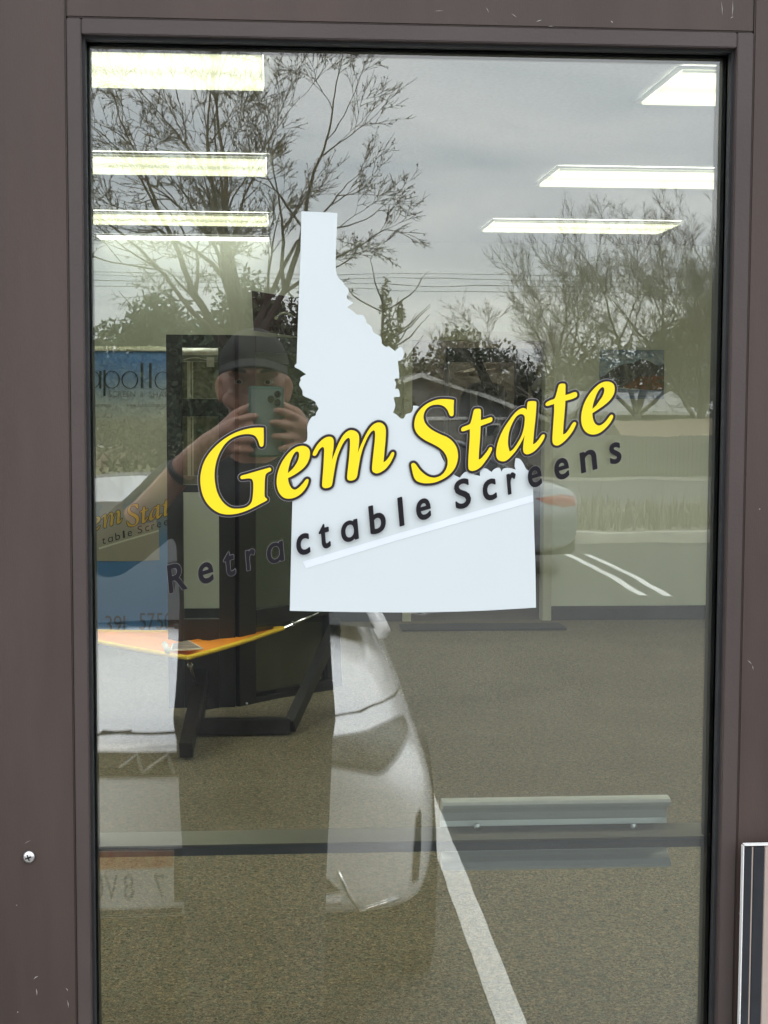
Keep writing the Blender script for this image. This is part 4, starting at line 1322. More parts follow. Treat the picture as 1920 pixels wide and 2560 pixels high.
lo_ = patch([(-.60, .50), (-.50, .60), (-.25, .635), (0, .64), (.25, .635), (.50, .60), (.60, .50), (.4, .47), (0, .465), (-.4, .47)], front, .005)
if lo_:
    lo_.build('lower_intake', BLKP, suv, local=True, smooth=True)
PLATE = mat('plate_print', (.30, .16, .10), .4)
plz = .555
h, nn = front(0, plz)
pl = MB().box(-.155, .155, h.y + .012, h.y + .017, plz - .078, plz + .078).build('number_plate', mat('plate_white', (.55, .57, .58), .35, var=.06, scale=30), suv, local=True)
MB().box(-.154, .154, h.y + .0175, h.y + .0185, plz + .030, plz + .077).build('plate_band', mat('plate_red', (.42, .12, .05), .4, col2=(.5, .3, .15), scale=30), pl, local=True)
for i, ch in enumerate('7 8V080'):
    if ch == ' ':
        continue
    g2 = glyph(ch)
    lo2, hi2 = np.vstack(g2).min(0), np.vstack(g2).max(0)
    ox = .13 - i * .040
    sheet([np.column_stack([ox - (l[:, 0] - lo2[0]) * .062, plz - .052 + l[:, 1] * .10]) for l in g2],
          lambda x, y, yy=h.y: Vector((x, yy + .0185, y))).build('plate_character', mat('plate_ink', (.22, .24, .27), .4), pl, local=True)
MB().box(-.175, .175, h.y + .005, h.y + .016, plz - .10, plz - .082).build('plate_bracket', BLKP, pl, local=True)
bump_pts = [(846, 2180), (872, 2235), (900, 2275), (950, 2258), (1000, 2240), (1050, 2222)]
along(bump_pts, .006, 'bumper_trim', CHROME, .003)
chin = [front(x / 20, .475) for x in range(-12, 13)]
MB().tube([hh + n2 * .004 for hh, n2 in chin if hh is not None], .014, 6).build('chin_trim', mat('pale_trim', (.5, .5, .5), .4), suv, local=True)
for s in (-1, 1):
    mr_ = MB().lathe([(0, -.11), (.05, -.10), (.075, 0), (.05, .10), (0, .11)], 12, (0, 0, 0), 'x').build('mirror', WHITEP, suv, local=True, smooth=True)
    mr_.location = (s * .98, -1.62, 1.08)
for s in (-1, 1):
    MB().tube([(s * .08, -1.19, 1.045), (s * .5, -1.24, 1.052), (s * .62, -1.30, 1.075)], .008, 5).build('wiper', BLKP, suv, local=True)

# silver sedan further out
st2 = [(.00, .45, .66, .34, .5), (.06, .66, .72, .27, .52), (.2, .78, .77, .22, .54), (.5, .86, .83, .2, .56), (1.0, .90, .90, .19, .58), (1.3, .905, .94, .19, .60), (2.5, .91, .95, .19, .62),
       (3.6, .90, .97, .2, .64), (4.3, .86, .98, .24, .68), (4.62, .78, .95, .32, .70), (4.72, .66, .90, .42, .70)]
rf2 = [(1.25, .80, .93, .76, .945), (2.0, .80, .94, .57, 1.36), (2.5, .80, .94, .59, 1.42), (3.1, .80, .95, .585, 1.41), (3.4, .79, .96, .57, 1.38), (4.15, .74, .985, .68, .99)]
SD = R(1470, 1420, 15.6)
ang = math.radians(76)
rear_at = Vector((3.05, -(16.2 - D), LOT))
nose = rear_at + Matrix.Rotation(ang, 3, 'Z') @ Vector((0, 4.72, 0))
sed, sed_body, BV2 = car('silver_sedan', st2, rf2, SILVERP, nose, ang, 'silver sedan across the parking lot, its rear corner reflected in the glass', 4.72, (.95, 3.7), .32, .80)
def rear2(x, z): return BV2.ray_cast(Vector((x, -7.0, z)), Vector((0, 1, 0)))[:2]
def side2(y, z): return BV2.ray_cast(Vector((2.0, y, z)), Vector((-1, 0, 0)))[:2]
def rearlight(lp): return patch(lp, rear2, .006)
both(rearlight([(.42, .80), (.60, .84), (.74, .84), (.80, .80), (.80, .72), (.70, .70), (.44, .74)]), 'tail_light', REDL, sed)
both(patch([(-4.66, .82), (-4.35, .84), (-4.15, .82), (-4.3, .75), (-4.62, .72)], side2, .006), 'tail_light', REDL, sed)
for zz in (.60,):
    pts = [rear2(x / 12, zz) for x in range(-8, 9)]
    MB().tube([hh + n2 * .006 for hh, n2 in pts if hh is not None], .012, 6).build('bumper_line', mat('seam_dark_line', (.05, .05, .05), .8), sed, local=True)  # dark joint line across the rear bumper
MB().box(-.62, .62, -4.70, -4.2, .20, .42).build('valance', BLKP, sed, .04, local=True)
MB().box(-.155, .155, -4.775, -4.765, .62, .76).build('number_plate', MATS['plate_white'], sed, local=True)

# ------------------------------------------------------------------ across the road: fence, houses, wires
FENCE = mat('weathered_fence', (.15, .15, .135), .9, var=.2, scale=3, stretch=(3, 3, .6))
fd = 51.4 - D
fz = ground_z(fd)
fence = empty('board_fence', (9, -fd, fz), label='weathered grey board fence across the road', cat='fence')
bm_ = MB().box(-.07, .07, -.012, .012, 0, 1.42).mesh()
for i in range(150):
    o = link('board', bm_, FENCE, fence)
    o.location = (-9.5 + i * .148, random.uniform(-.01, .01), random.uniform(-.03, .02))
for z in (.3, 1.1):
    MB().box(-9.6, 12.7, -.07, -.02, z, z + .09).build('rail', FENCE, fence, local=True)
for i in range(10):
    MB().box(-9.6 + i * 2.45, -9.5 + i * 2.45, -.13, -.071, -.2, 1.45).build('post', FENCE, fence, local=True)

SIDING = mat('grey_siding', (.17, .17, .17), .8, var=.06, scale=2)
TRIMW = mat('white_house_trim', (.62, .62, .60), .6)
ROOFM = mat('grey_shingles', (.11, .105, .10), .9, var=.25, scale=9)
ROOFP = mat('pale_roof', (.32, .32, .31), .7, var=.08, scale=4)
WPANE = mat('house_pane', (.05, .06, .065), .08, spec=.8)
def house(name, cx, dist, w, eave, apex, depth, wall_m, roof_m, label, ridge_x=False, lift=0.0):
    """Gabled house; front wall at `dist`, facing the door. eave/apex are heights over its ground."""
    z0 = ground_z(dist - D) + lift
    y0 = -(dist - D)
    h_ = empty(name, (cx, y0, z0), label=label, cat='house')
    hw = w / 2
    mb = MB()
    if not ridge_x:
        f = [(-hw, eave), (hw, eave), (0, apex)]
        loop_ = [Vector((-hw, 0, 0)), Vector((hw, 0, 0)), Vector((hw, 0, eave)), Vector((0, 0, apex)), Vector((-hw, 0, eave))]
        mb.slab(loop_, (0, -depth, 0)).build('wall', wall_m, h_, local=True)
        rf = MB()
        ov, th = .35, .14
        for s in (-1, 1):
            sl = (apex - eave) / hw
            e_x, e_z = s * (hw + ov), eave - sl * ov
            rf.add([(0, ov, apex + .03), (e_x, ov, e_z + .03), (e_x, -depth - ov, e_z + .03), (0, -depth - ov, apex + .03),
                    (0, ov, apex + th), (e_x, ov, e_z + th), (e_x, -depth - ov, e_z + th), (0, -depth - ov, apex + th)],
                   [(0, 1, 2, 3), (7, 6, 5, 4), (0, 4, 5, 1), (1, 5, 6, 2), (2, 6, 7, 3), (3, 7, 4, 0)])
        r_ = rf.build('roof', roof_m, h_, local=True)
        for s in (-1, 1):
            sl = (apex - eave) / hw
            MB().bar((0, ov + .02, apex + .06), (s * (hw + ov), ov + .02, eave - sl * ov + .06), .05, .17).build('bargeboard', TRIMW, r_, local=True)
    else:
        mb.box(-hw, hw, -depth, 0, 0, eave).build('wall', wall_m, h_, local=True)
        rf = MB()
        rf.add([(-hw - .4, .4, eave), (hw + .4, .4, eave), (hw + .4, -depth - .4, eave), (-hw - .4, -depth - .4, eave), (-hw - .4, -depth / 2, apex), (hw + .4, -depth / 2, apex)],
               [(0, 1, 5, 4), (2, 3, 4, 5), (0, 4, 3), (1, 2, 5), (0, 3, 2, 1)])
        r_ = rf.build('roof', roof_m, h_, local=True)
        MB().box(-hw - .42, hw + .42, .40, .45, eave - .1, eave + .04).build('gutter', TRIMW, r_, local=True)
    return h_
def window(h_, x0, x1, z0, z1, nx=2, y=0.0):
    w = MB()
    w.box(x0 - .08, x0, y, y + .06, z0 - .08, z1 + .08).box(x1, x1 + .08, y, y + .06, z0 - .08, z1 + .08)
    w.box(x0, x1, y, y + .06, z0 - .08, z0).box(x0, x1, y, y + .06, z1, z1 + .08)
    for k in range(1, nx):
        xm = x0 + (x1 - x0) * k / nx
        w.box(xm - .03, xm + .03, y + .01, y + .05, z0, z1)
    o = w.build('window', TRIMW, h_, local=True)
    MB().box(x0, x1, y + .005, y + .02, z0, z1).build('pane', WPANE, o, local=True)
HD = 63.0
ap, le, re_ = R(1053, 932, HD), R(720, 1044, HD), R(1372, 1062, HD)
gz = ground_z(HD - D)
h1 = house('gabled_house', ap.x, HD, re_.x - le.x - .7, (le.z + re_.z) / 2 - gz + .1, ap.z - gz - .1, 9, SIDING, ROOFM, 'grey gabled house with white bargeboards across the road')
window(h1, -.9, .2, .75, 1.75)
window(h1, 2.2, 3.3, .75, 1.75)
MB().box(-3.9, -1.7, 0, .05, 0, 2.0).build('garage_door', TRIMW, h1, local=True)
MB().box(-5.2, 5.2, 0.01, .05, 2.02, 2.16).build('trim_board', TRIMW, h1, local=True)
HD2 = 70.0
c2 = R(1580, 1030, HD2)
h2 = house('ranch_house', c2.x - .6, HD2, 6.4, c2.z - ground_z(HD2 - D), c2.z - ground_z(HD2 - D) + .95, 8, mat('beige_siding', (.24, .23, .19), .8), ROOFP,
           'beige ranch house with pale roof behind the fence', True)
window(h2, -.3, 1.5, .75, 1.75, 3)
ysh = mat('yellow_trim_board', (.6, .42, .05), .6)
for x_ in (2.0, 2.75):
    MB().box(x_ - .06, x_ + .06, 0, .08, .35, 1.9).build('yellow_post', ysh, h2, local=True)
HD3 = 58.0
c3 = R(1705, 1095, HD3)
h3 = house('low_shed', c3.x, HD3, 4.0, c3.z - ground_z(HD3 - D) - .12, c3.z - ground_z(HD3 - D) + .75, 3, mat('white_shed_wall', (.5, .5, .48), .7),
           mat('brown_shed_roof', (.24, .19, .14), .9, var=.2, scale=6), 'low white shed with brown roof behind the fence', True)
for i in range(4):
    window(h3, -1.7 + i * .95, -1.2 + i * .95, .3, .85, 1)
# distant houses beyond the person, low on the horizon
h4 = house('red_roofed_house', -9.5, 66, 9, 2.3, 3.7, 8, mat('tan_siding', (.26, .22, .17), .8), ROOFM, 'tan house with dark hipped roof beyond the big bare tree', True)
window(h4, -2, -.6, .8, 1.8)
window(h4, 1.2, 2.6, .8, 1.8)

# power lines
WIRE = mat('wire_black', (.02, .02, .02), .6)
POLEW = mat('pole_wood', (.12, .095, .07), .9, var=.2, scale=5, stretch=(6, 6, .5))
WD = 44.0
for i, (ya, yb) in enumerate([(686, 690), (697, 703), (710, 716), (722, 729)]):
    A, B_ = R(860, ya, WD), R(1340, yb, WD)
    d_ = B_ - A
    p0, p1 = A - d_ * 5.0, A + d_ * 8.0
    pts = [p0.lerp(p1, t / 24) for t in range(25)]
    MB().tube(pts, .007, 4).build('power_line', WIRE, None, label=f'{["topmost", "second", "third", "lowest"][i]} power line of four above the road', cat='wire', group='power lines')
for k_, (xx, nm) in enumerate(((-22.0, 'far end'), (38.0, 'near end'))):
    pe = empty('utility_pole', (xx, -(WD - D), ground_z(WD - D)), label=f'wooden utility pole carrying the power lines, {nm}', cat='pole')
    MB().tube([(0, 0, 0), (0, 0, 9)], [.16, .11], 10).build('shaft', POLEW, pe, local=True, smooth=True)
    MB().box(-.06, .06, -1.1, 1.1, 5.2, 5.34).build('crossarm', POLEW, pe, local=True)

# ------------------------------------------------------------------ trees
BARK = mat('bark', (.050, .042, .034), .9, var=.3, scale=12, stretch=(4, 4, 1))
TWIG = mat('twigs', (.060, .050, .042), .9, var=.25, scale=6)
BUD = mat('dry_seed_heads', (.055, .045, .035), .9, var=.3, scale=5)
BARK2 = mat('grey_bark', (.11, .097, .08), .9, var=.25, scale=8)
LEAFD = mat('evergreen_leaves', (.030, .045, .022), .8, var=.4, scale=3)
LEAFY = mat('olive_leaves', (.085, .085, .035), .8, var=.35, scale=3)
def perp(d_):
    u = Vector((rng.normal(), rng.normal(), rng.normal()))
    u -= d_ * u.dot(d_)
    return u.normalized()
def grow_tree(base, stems, lv_max, ratio, spread, up, rad, buds=0.0, seed=1, twig_r=.006, nchild=(3, 5)):
    """Branch skeleton: returns (limbs, twigs, buds) mesh builders."""
    global rng
    rng = np.random.default_rng(seed)
    limbs, twigs, bd = MB(), MB(), MB()
    def branch(p, d_, L, r, lv):
        n = 4 if lv < 3 else 3
        pts, rs = [p.copy()], [r]
        q, dd = p.copy(), d_.copy()
        for k in range(n):
            dd = (dd + perp(dd) * .16 + Vector((0, 0, up * .10))).normalized()
            q = q + dd * (L / n)
            pts.append(q.copy())
            rs.append(max(twig_r * .6, r * (1 - .62 * (k + 1) / n)))
        (limbs if lv < 3 else twigs).tube(pts, rs, 7 if lv < 2 else 5 if lv < 3 else 3, cap=False)
        if buds and lv >= lv_max - 1:
            for k in range(1, len(pts)):
                if rng.random() < buds:
                    c_ = pts[k] + perp(dd) * .02
                    s_ = rng.uniform(.010, .020)
                    a_, b2 = perp(dd) * s_, Vector((0, 0, -s_ * 1.3))
                    bd.add([c_ - a_, c_ + b2, c_ + a_, c_ - b2, c_ + a_.cross(b2).normalized() * s_, c_ - a_.cross(b2).normalized() * s_],
                           [(0, 1, 4), (1, 2, 4), (2, 3, 4), (3, 0, 4), (1, 0, 5), (2, 1, 5), (3, 2, 5), (0, 3, 5)])
        if lv < lv_max:
            for c_ in range(int(rng.integers(nchild[0], nchild[1] + 1))):
                t = rng.uniform(.28, 1.0)
                seg_ = min(int(t * n), n - 1)
                f = t * n - seg_
                pp = pts[seg_].lerp(pts[seg_ + 1], f)
                ax = (pts[seg_ + 1] - pts[seg_]).normalized()
                nd = (ax + perp(ax) * spread * rng.uniform(.6, 1.3) + Vector((0, 0, up * .2))).normalized()
                branch(pp, nd, L * ratio * rng.uniform(.75, 1.15), max(twig_r, rs[seg_] * .58), lv + 1)
            branch(pts[-1], dd, L * ratio, max(twig_r, rs[-1]), lv + 1)
    for (dx, dy, dz, L, r) in stems:
        branch(Vector(base), Vector((dx, dy, dz)).normalized(), L, r, 0)
    return limbs, twigs, bd
def bare_tree(name, loc, stems_h, stems, label, lv=5, ratio=.62, spread=.75, up=.5, rad=.2, buds=0, seed=1, bark=BARK, twig=TWIG, twig_r=.006, nchild=(3, 5)):
    t = empty(name, loc, label=label, cat='tree')
    tr = MB().tube([(0, 0, -.2), (.02, 0, stems_h * .5), (0, 0, stems_h + .1)], [rad * 1.25, rad, rad * .85], 12)
    limbs, twigs, bd = grow_tree((0, 0, stems_h), stems, lv, ratio, spread, up, rad, buds, seed, twig_r, nchild)
    tr.add(limbs.v, limbs.f)
    tr.build('trunk', bark, t, local=True, smooth=True)
    cw = link('crown', fast_mesh(twigs), twig, t)
    if buds:
        link('seed_heads', fast_mesh(bd), BUD, t)
    return t
def fast_mesh(mb):
    me = bpy.data.meshes.new('mesh')
    me.from_pydata(mb.v, [], mb.f)
    me.update()
    return me
tb = R(598, 1300, 25.6)
TD = 25.6 - D
bare_tree('big_bare_tree', (tb.x, -TD, ground_z(TD)), 2.6,
          [(-.10, .1, 1, 2.9, .085), (.12, -.1, 1, 3.1, .10), (.55, .15, 1, 3.0, .08), (-.55, -.1, 1, 2.9, .08), (.62, -.2, .95, 2.4, .07), (-1.0, .2, .85, 2.5, .06), (.1, .5, 1, 2.6, .06)],
          'big bare tree with dry seed heads behind the white car', 5, .57, .74, .22, .17, .10, 11, twig_r=.0062, nchild=(2, 4))
for i, (px, dist, h_, sc_, sd) in enumerate([(1395, 62, 1.8, 1.15, 21), (1590, 66, 2.2, 1.55, 22), (1745, 60, 1.9, 1.5, 23), (1880, 72, 2.2, 1.6, 26)]):
    p = R(px, 1200, dist)
    bare_tree('bare_tree', (p.x, -(dist - D), ground_z(dist - D)), h_,
              [(-.15, .1, 1, 3.0 * sc_, .13), (.3, -.1, 1, 3.0 * sc_, .13), (.8, .1, .8, 2.8 * sc_, .10), (-.8, .0, .85, 2.8 * sc_, .10), (.1, .5, .9, 2.6 * sc_, .09)],
              ['bare spreading tree nearest the gabled house', 'tall bare tree behind the ranch house', 'bare tree behind the low shed', 'bare tree at the far end of the fence'][i],
              5, .60, .72, .25, .20, 0, sd, BARK2, mat('grey_twigs', (.14, .125, .105), .9, var=.2), .0075, (3, 4))
def leafy_tree(name, loc, h, lobes, leaf_m, nleaf, size, label, seed, stem=.08):
    global rng
    rng = np.random.default_rng(seed)
    t = empty(name, loc, label=label, cat='tree')
    tr = MB().tube([(0, 0, -.2), (0, 0, h * .9)], [stem * 1.4, stem * .4], 8)
    for k in range(14):
        z = h * rng.uniform(.25, .85)
        a = rng.uniform(0, 6.28)
        L = h * .22
        tr.tube([(0, 0, z), (math.cos(a) * L * .6, math.sin(a) * L * .6, z + L * .35), (math.cos(a) * L, math.sin(a) * L, z + L * .8)], [stem * .4, stem * .25, stem * .1], 4, cap=False)
    tr.build('trunk', BARK, t, local=True)
    vs, fs = [], []
    for (cx, cy_, cz, rx, rz_, share) in lobes:
        for _ in range(int(nleaf * share)):
            u = rng.normal(size=3)
            u /= np.linalg.norm(u)
            q = np.array([cx, cy_, cz]) + u * np.array([rx, rx, rz_]) * rng.random() ** .45 * rng.uniform(.8, 1.12)
            a, b_ = rng.normal(size=3), rng.normal(size=3)
            a *= size / np.linalg.norm(a)
            b_ *= size * .6 / np.linalg.norm(b_)
            k = len(vs)
            vs += [tuple(q - a), tuple(q + b_), tuple(q + a), tuple(q - b_)]
            fs.append((k, k + 1, k + 2, k + 3))
    m_ = MB()
    m_.v, m_.f = vs, fs
    link('crown', fast_mesh(m_), leaf_m, t)
    return t
def at_tree(px, dist):
    p = R(px, 1200, dist)
    return (p.x, -(dist - D), ground_z(dist - D))
leafy_tree('slim_tree', at_tree(955, 47), 6.8, [(0, 0, 3.6, .75, 1.0, .36), (-.25, 0, 2.6, .85, .8, .24), (.35, .1, 2.4, .8, .8, .2), (.2, 0, 4.5, .35, .8, .10), (.1, 0, 5.6, .22, .9, .05), (.55, 0, 5.2, .16, .6, .05)],
           LEAFY, 3600, .075, 'slim olive green tree beside the gabled house', 31)
leafy_tree('round_evergreen', at_tree(1150, 72), 6.2, [(0, 0, 4.3, 1.7, 2.1, .28), (1.7, 0, 3.6, 1.6, 2.1, .2), (-2.0, 0, 3.4, 1.5, 1.9, .2), (3.2, 0, 3.2, 1.3, 1.8, .16), (-3.2, 0, 2.9, 1.2, 1.7, .16)], mat('dark_olive_leaves', (.045, .05, .022), .8, var=.4, scale=3), 9000, .14, 'rounded olive bush showing above the gabled roof', 32)
leafy_tree('round_evergreen', at_tree(400, 40), 5.4, [(0, 0, 4.0, 1.0, 1.4, .25), (-1.0, 0, 3.0, 1.3, 1.7, .25), (1.0, 0, 2.9, 1.2, 1.7, .25), (0, 0, 1.8, 2.2, 1.6, .25)], LEAFD, 13000, .10, 'dense dark evergreen to the far side of the big bare tree', 33)
leafy_tree('round_evergreen', at_tree(215, 46), 4.4, [(0, 0, 3.0, 1.5, 1.4, .5), (-1.6, 0, 2.4, 1.5, 1.4, .5)], LEAFD, 6500, .12, 'low dark evergreen at the edge of the view', 34)
leafy_tree('round_evergreen', at_tree(620, 52), 7.0, [(0, 0, 5.2, 1.3, 1.8, .2), (-1.2, 0, 3.6, 1.6, 2.2, .25), (1.5, 0, 4.0, 1.6, 2.3, .25), (0, 0, 2.2, 2.8, 1.8, .3)], LEAFD, 14000, .12, 'dark evergreen directly behind the big bare tree', 35)
leafy_tree('round_evergreen', at_tree(1690, 82), 7.4, [(0, 0, 4.4, 3.4, 3.2, .3), (4.8, 0, 4.2, 3.0, 3.2, .28), (-4.4, 0, 3.8, 2.8, 2.8, .26), (.5, 0, 6.2, 2.0, 1.6, .08), (-7.2, 0, 3.0, 1.8, 2.2, .08)], mat('grey_green_leaves', (.075, .07, .052), .85, var=.35, scale=2), 17000, .15, 'grey green hedge trees behind the ranch house', 36)

# ------------------------------------------------------------------ the person with the phone
rng = np.random.default_rng(5)
def capsule(mb, a, b_, ra, rb, n=14):
    a, b_ = Vector(a), Vector(b_)
    d_ = (b_ - a)
    L = d_.length
    u = d_.normalized() if L > 1e-6 else Vector((0, 0, 1))
    pts, rs = [], []
    for k in range(5):
        t = math.pi / 2 * (1 - k / 4)
        pts.append(a - u * ra * math.sin(t))
        rs.append(max(1e-4, ra * math.cos(t)))
    for k in range(1, 5):
        t = math.pi / 2 * (k / 4)
        pts.append(b_ + u * rb * math.sin(t))
        rs.append(max(1e-4, rb * math.cos(t)))
    pts.insert(5, a.lerp(b_, .5))
    rs.insert(5, (ra + rb) / 2)
    pts.insert(6, b_.copy())
    rs.insert(6, rb)
    return mb.tube(pts, rs, n)
def chain(mb, pts, rad):
    for i in range(len(pts) - 1):
        capsule(mb, pts[i], pts[i + 1], rad[i], rad[i + 1])
def ellipsoid(mb, c, r, n=20, m_=14):
    vs, fs = [], []
    for i in range(1, m_):
        t = math.pi * i / m_
        for k in range(n):
            a = 2 * math.pi * k / n
            vs.append(Vector(c) + Vector((r[0] * math.sin(t) * math.cos(a), r[1] * math.sin(t) * math.sin(a), r[2] * math.cos(t))))
    for i in range(m_ - 2):
        for k in range(n):
            fs.append((i * n + k, i * n + (k + 1) % n, (i + 1) * n + (k + 1) % n, (i + 1) * n + k))
    fs.append(tuple(range(n)))
    fs.append(tuple((m_ - 2) * n + k for k in range(n)))
    return mb.add(vs, fs)
def fused(mb, name, m, parent, voxel, smooth=4):
    """One continuous skin over overlapping volumes."""
    o = mb.build(name, m, parent, smooth=True)
    rm = o.modifiers.new('fuse', 'REMESH')
    rm.mode = 'VOXEL'
    rm.voxel_size = voxel
    rm.use_smooth_shade = True
    sm = o.modifiers.new('soften', 'SMOOTH')
    sm.factor, sm.iterations = .5, smooth
    return o
SKIN = mat('skin', (.33, .18, .13), .5, var=.08, scale=14, bump=.03, bscale=200)
SHIRT = mat('dark_shirt', (.014, .015, .019), .9, var=.25, scale=8, bump=.25, bscale=40)
JEANS = mat('dark_trousers', (.012, .013, .016), .9, var=.2, scale=8, bump=.2, bscale=60)
CAPM = mat('black_cap', (.010, .010, .010), .85, var=.2)
PGND = SILL - .032
HX, HY, HZ = -.047, -1.985, 1.645                 # middle of the head
person = empty('person', (HX, HY - .02, PGND), label='person in dark shirt and black cap photographing the door, reflected in the glass', cat='person')
mb = MB()
ellipsoid(mb, (HX, HY - .012, HZ + .02), (.076, .098, .108))              # skull
ellipsoid(mb, (HX, HY + .022, HZ - .045), (.061, .066, .080))             # face and jaw
capsule(mb, (HX, HY + .068, HZ - .108), (HX, HY + .062, HZ - .095), .024, .026)   # chin
chain(mb, [(HX, HY + .080, HZ + .018), (HX, HY + .098, HZ - .022), (HX, HY + .104, HZ - .040)], [.010, .013, .016])   # nose
for s in (-1, 1):
    capsule(mb, (HX + s * .052, HY + .055, HZ - .028), (HX + s * .040, HY + .066, HZ - .036), .022, .020)   # cheek
    capsule(mb, (HX + s * .052, HY + .068, HZ + .038), (HX + s * .016, HY + .082, HZ + .036), .010, .011)   # brow
    chain(mb, [(HX + s * .078, HY - .005, HZ + .022), (HX + s * .083, HY - .012, HZ + .005), (HX + s * .078, HY - .005, HZ - .028)], [.011, .012, .009])  # ear
    capsule(mb, (HX + s * .018, HY + .083, HZ - .072), (HX, HY + .087, HZ - .070), .007, .008)   # lips
    capsule(mb, (HX + s * .016, HY + .081, HZ - .083), (HX, HY + .086, HZ - .084), .007, .008)
chain(mb, [(HX, HY - .02, HZ - .07), (HX, HY - .035, HZ - .17), (HX, HY - .04, HZ - .22)], [.058, .058, .07])   # neck
TY = HY - .035
SHO = {-1: Vector((HX - .185, TY, 1.395)), 1: Vector((HX + .185, TY, 1.395))}
ELB = {-1: Vector((-.385, -1.93, 1.265)), 1: Vector((.305, -1.93, 1.25))}
WRI = {-1: R(478, 1150, 3.40), 1: R(800, 1125, 3.42)}
chain(mb, [(HX, TY, 1.36), (HX, TY + .01, 1.15), (HX, TY, .98), (HX, TY, .90)], [.12, .115, .12, .125])
for s in (-1, 1):
    chain(mb, [SHO[s], ELB[s], WRI[s]], [.058, .042, .029])
    hip = Vector((HX + s * .085, TY, .88))
    knee = Vector((HX + s * .085, TY + .02, .46))
    ank = Vector((HX + s * .10, TY - .02, .03))
    chain(mb, [hip, knee, ank], [.088, .058, .040])
# the phone, lens at the eye of the picture
PH = Vector((-.0165, -D - .016, EYE))
PX0, PX1, PZ1 = -.0545, .0215, EYE + .0265
PZ0 = PZ1 - .152
# hands: palm, four fingers and a thumb, closed round the phone's edges
def hand(s, wrist):
    ex = PX0 if s < 0 else PX1
    zc = EYE - .055 if s < 0 else EYE - .050
    palm0 = wrist
    palm1 = Vector((ex + s * .030, PH.y - .012, zc - .010))
    palmA = palm0.lerp(palm1, .45)
    chain(mb, [palm0, palmA, palm1], [.029, .033, .024])
    capsule(mb, palmA + Vector((0, 0, -.022)), palm1 + Vector((0, -.004, -.028)), .024, .018)
    # fingers reach across the phone's back, unequal and bent
    base = [palm1 + Vector((0, .004, .014)), palm1 + Vector((0, .006, -.006)), palm1 + Vector((0, .005, -.026)), palm1 + Vector((-s * -.002, .0, -.044))]
    lens_ = [.050, .058, .054, .044]
    for i, (b0, L) in enumerate(zip(base, lens_)):
        slope = .30 - .10 * i if s < 0 else .45 - .16 * i
        k1 = b0 + Vector((s * .010 - s * L * .45, .020, slope * L * .45))
        k1.y = PH.y + .022
        k2 = k1 + Vector((-s * L * .38, -.001, slope * L * .40))
        k3 = k2 + Vector((-s * L * .30, -.006, slope * L * .05))
        chain(mb, [b0, k1, k2, k3], [.0105, .0095, .0088, .0075])
    t0 = palmA + Vector((0, -.012, .016))
    t1 = palm1 + Vector((-s * .002, -.024, .030))
    t2 = Vector((ex - s * .022, PH.y - .020, zc + .044))
    chain(mb, [t0, t1, t2], [.015, .0125, .0095])
hand(-1, WRI[-1])
hand(1, WRI[1])
for s in (-1, 1):
    chain(mb, [(HX + s * .10, TY - .03, .0), (HX + s * .11, TY + .12, -.015)], [.035, .028])
body = fused(mb, 'body', SKIN, person, .0048, 3)
# clothes
mb = MB()
chain(mb, [(HX, TY - .005, 1.395), (HX, TY - .01, 1.43)], [.085, .068])
for s in (-1, 1):
    chain(mb, [(HX, TY, 1.40), SHO[s] + Vector((0, 0, .005))], [.085, .076])
    chain(mb, [SHO[s], SHO[s].lerp(ELB[s], 1.0), ELB[s].lerp(WRI[s], .22)], [.078, .068, .058])
    chain(mb, [(HX + s * .075, TY + .01, 1.33), (HX + s * .07, TY + .015, 1.12), (HX + s * .08, TY + .01, .93), (HX + s * .085, TY + .01, .84)], [.118, .112, .112, .116])
chain(mb, [(HX, TY + .03, 1.36), (HX, TY + .035, 1.12), (HX, TY + .03, .9)], [.112, .110, .112])
fused(mb, 'shirt', SHIRT, person, .009, 3)
mb = MB()
for s in (-1, 1):
    chain(mb, [(HX + s * .08, TY, .90), (HX + s * .085, TY, .80), (HX + s * .085, TY + .02, .46), (HX + s * .085, TY - .02, .05)], [.108, .108, .092, .084])
fused(mb, 'trousers', JEANS, person, .009, 3)
mb = MB()
for s in (-1, 1):
    chain(mb, [(HX + s * .10, TY - .06, PGND + .045), (HX + s * .105, TY + .04, PGND + .045), (HX + s * .115, TY + .15, PGND + .035)], [.044, .046, .036])
fused(mb, 'shoes', mat('black_shoe', (.012, .012, .012), .5), person, .008, 2)
# cap: crown and curved brim
mb = MB()
vs, fs = [], []
n, m_ = 26, 9
for i in range(m_):
    t = math.pi / 2 * i / (m_ - 1) * .98
    for k in range(n):
        a = 2 * math.pi * k / n
        vs.append(Vector((HX + .083 * math.cos(t) * math.cos(a), HY - .012 + .107 * math.cos(t) * math.sin(a), HZ + .058 + .085 * math.sin(t))))
for i in range(m_ - 1):
    for k in range(n):
        fs.append((i * n + k, i * n + (k + 1) % n, (i + 1) * n + (k + 1) % n, (i + 1) * n + k))
mb.add(vs, fs)
for lay in (0, .004):
    rows = []
    for i in range(5):
        q_ = i / 4
        rows.append([Vector((HX + (.078 + .004 * q_) * math.sin(th), HY + .075 + .012 + (.062 * q_ + .02) * math.cos(th) - .02 * (1 - math.cos(th)), HZ + .066 - .018 * q_ - .035 * (math.sin(th) ** 2) * .5 + lay))
                     for th in [math.pi * (k / 12 - .5) * .92 for k in range(13)]])
    mb.add([p for r_ in rows for p in r_], [(i * 13 + k, i * 13 + k + 1, (i + 1) * 13 + k + 1, (i + 1) * 13 + k) for i in range(4) for k in range(12)])
mb.build('cap', CAPM, person, smooth=True)
EYEW = mat('eye_white', (.55, .52, .48), .3)
IRIS = mat('iris', (.03, .022, .015), .2)
HAIR = mat('dark_hair', (.018, .013, .010), .8)
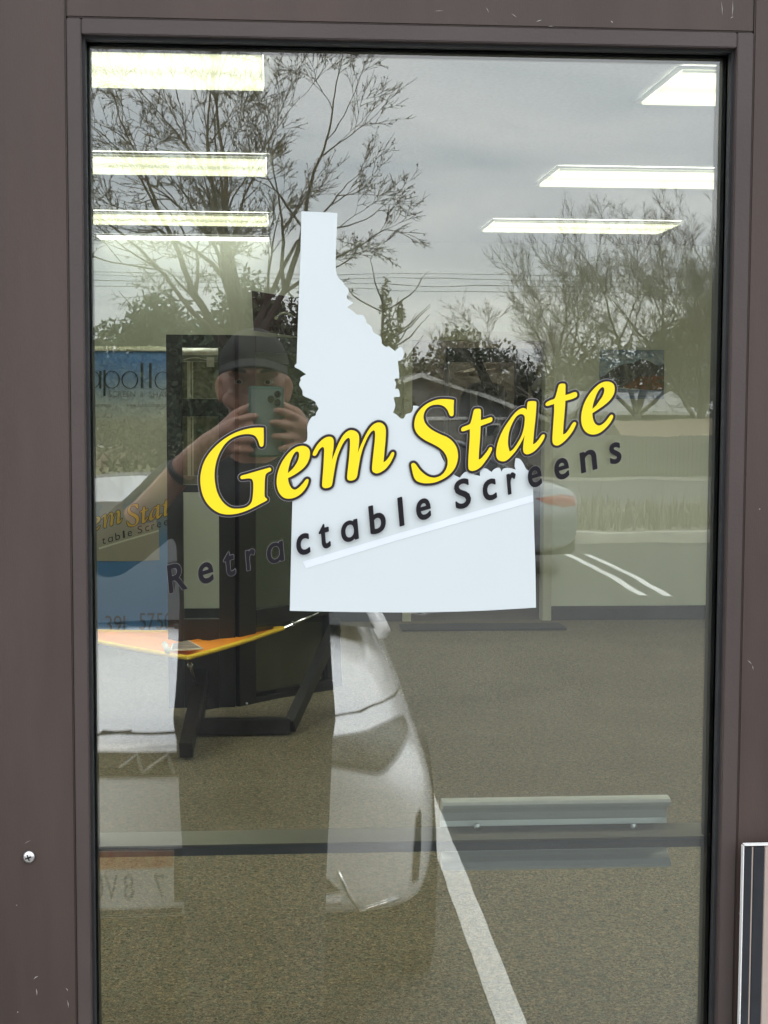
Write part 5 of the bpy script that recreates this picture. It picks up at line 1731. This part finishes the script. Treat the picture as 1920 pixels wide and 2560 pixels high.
for s in (-1, 1):
    e_ = MB()
    ellipsoid(e_, (HX + s * .033, HY + .0735, HZ + .014), (.0135, .010, .0065), 14, 10).build('eye', EYEW, person, smooth=True)
    ellipsoid(MB(), (HX + s * .033, HY + .082, HZ + .014), (.0055, .003, .0055), 12, 8).build('iris', IRIS, person, smooth=True)
    MB().tube([(HX + s * .050, HY + .077, HZ + .043), (HX + s * .034, HY + .090, HZ + .046), (HX + s * .017, HY + .0935, HZ + .040)], [.003, .0055, .004], 6).build('eyebrow', HAIR, person, smooth=True)
    MB().tube([(HX + s * .049, HY + .078, HZ + .020), (HX + s * .034, HY + .0855, HZ + .0235), (HX + s * .020, HY + .083, HZ + .018)], [.0025, .003, .002], 6).build('eyelid', SKIN, person, smooth=True)
MB().tube([(HX - .022, HY + .088, HZ - .0775), (HX, HY + .0945, HZ - .0765), (HX + .022, HY + .088, HZ - .0775)], .0025, 6).build('mouth_line', mat('lip_dark', (.12, .05, .045), .5), person, smooth=True)
w0 = WRI[-1].lerp(ELB[-1], .10)
w1 = WRI[-1].lerp(ELB[-1], .145)
MB().tube([w0, w1], [.033, .034], 18).build('wristband', mat('dark_band', (.02, .022, .025), .5), person, smooth=True)

CASE = mat('green_case', (.05, .13, .10), .45, var=.08)
PBACK = mat('phone_back', (.20, .26, .23), .18, var=.03)
LENSG = mat('lens_glass', (.01, .01, .012), .05)
ph = empty('phone', (PH.x, PH.y, PZ0), label='phone in a green case held up in both hands', cat='phone')
PY1 = -D - .0105
ph_b = MB().box(PX0, PX1, PY1 - .010, PY1, PZ0, PZ1).build('case', CASE, ph, .0035, seg=3)
MB().box(PX0 + .006, PX1 - .006, PY1 - .002, PY1 + .0006, PZ0 + .006, PZ1 - .006).build('back', PBACK, ph, .0005)
MB().box(-.020, .0165, PY1 - .001, PY1 + .0022, PZ1 - .043, PZ1 - .007).build('camera_bump', PBACK, ph, .0009)
for (lx, lz) in ((-.006, PZ1 - .0265), (.008, PZ1 - .016), (.008, PZ1 - .034)):
    MB().lathe([(.0072, 0), (.0072, .003), (.0060, .0034), (.0, .0024)], 20, (lx, PY1 + .002, lz), 'y').build('lens', LENSG, ph, smooth=True)
MB().box(PX0 + .003, PX1 - .003, PY1 - .0106, PY1 - .0101, PZ0 + .003, PZ1 - .003).build('screen', mat('phone_screen', (.02, .02, .02), .1), ph)
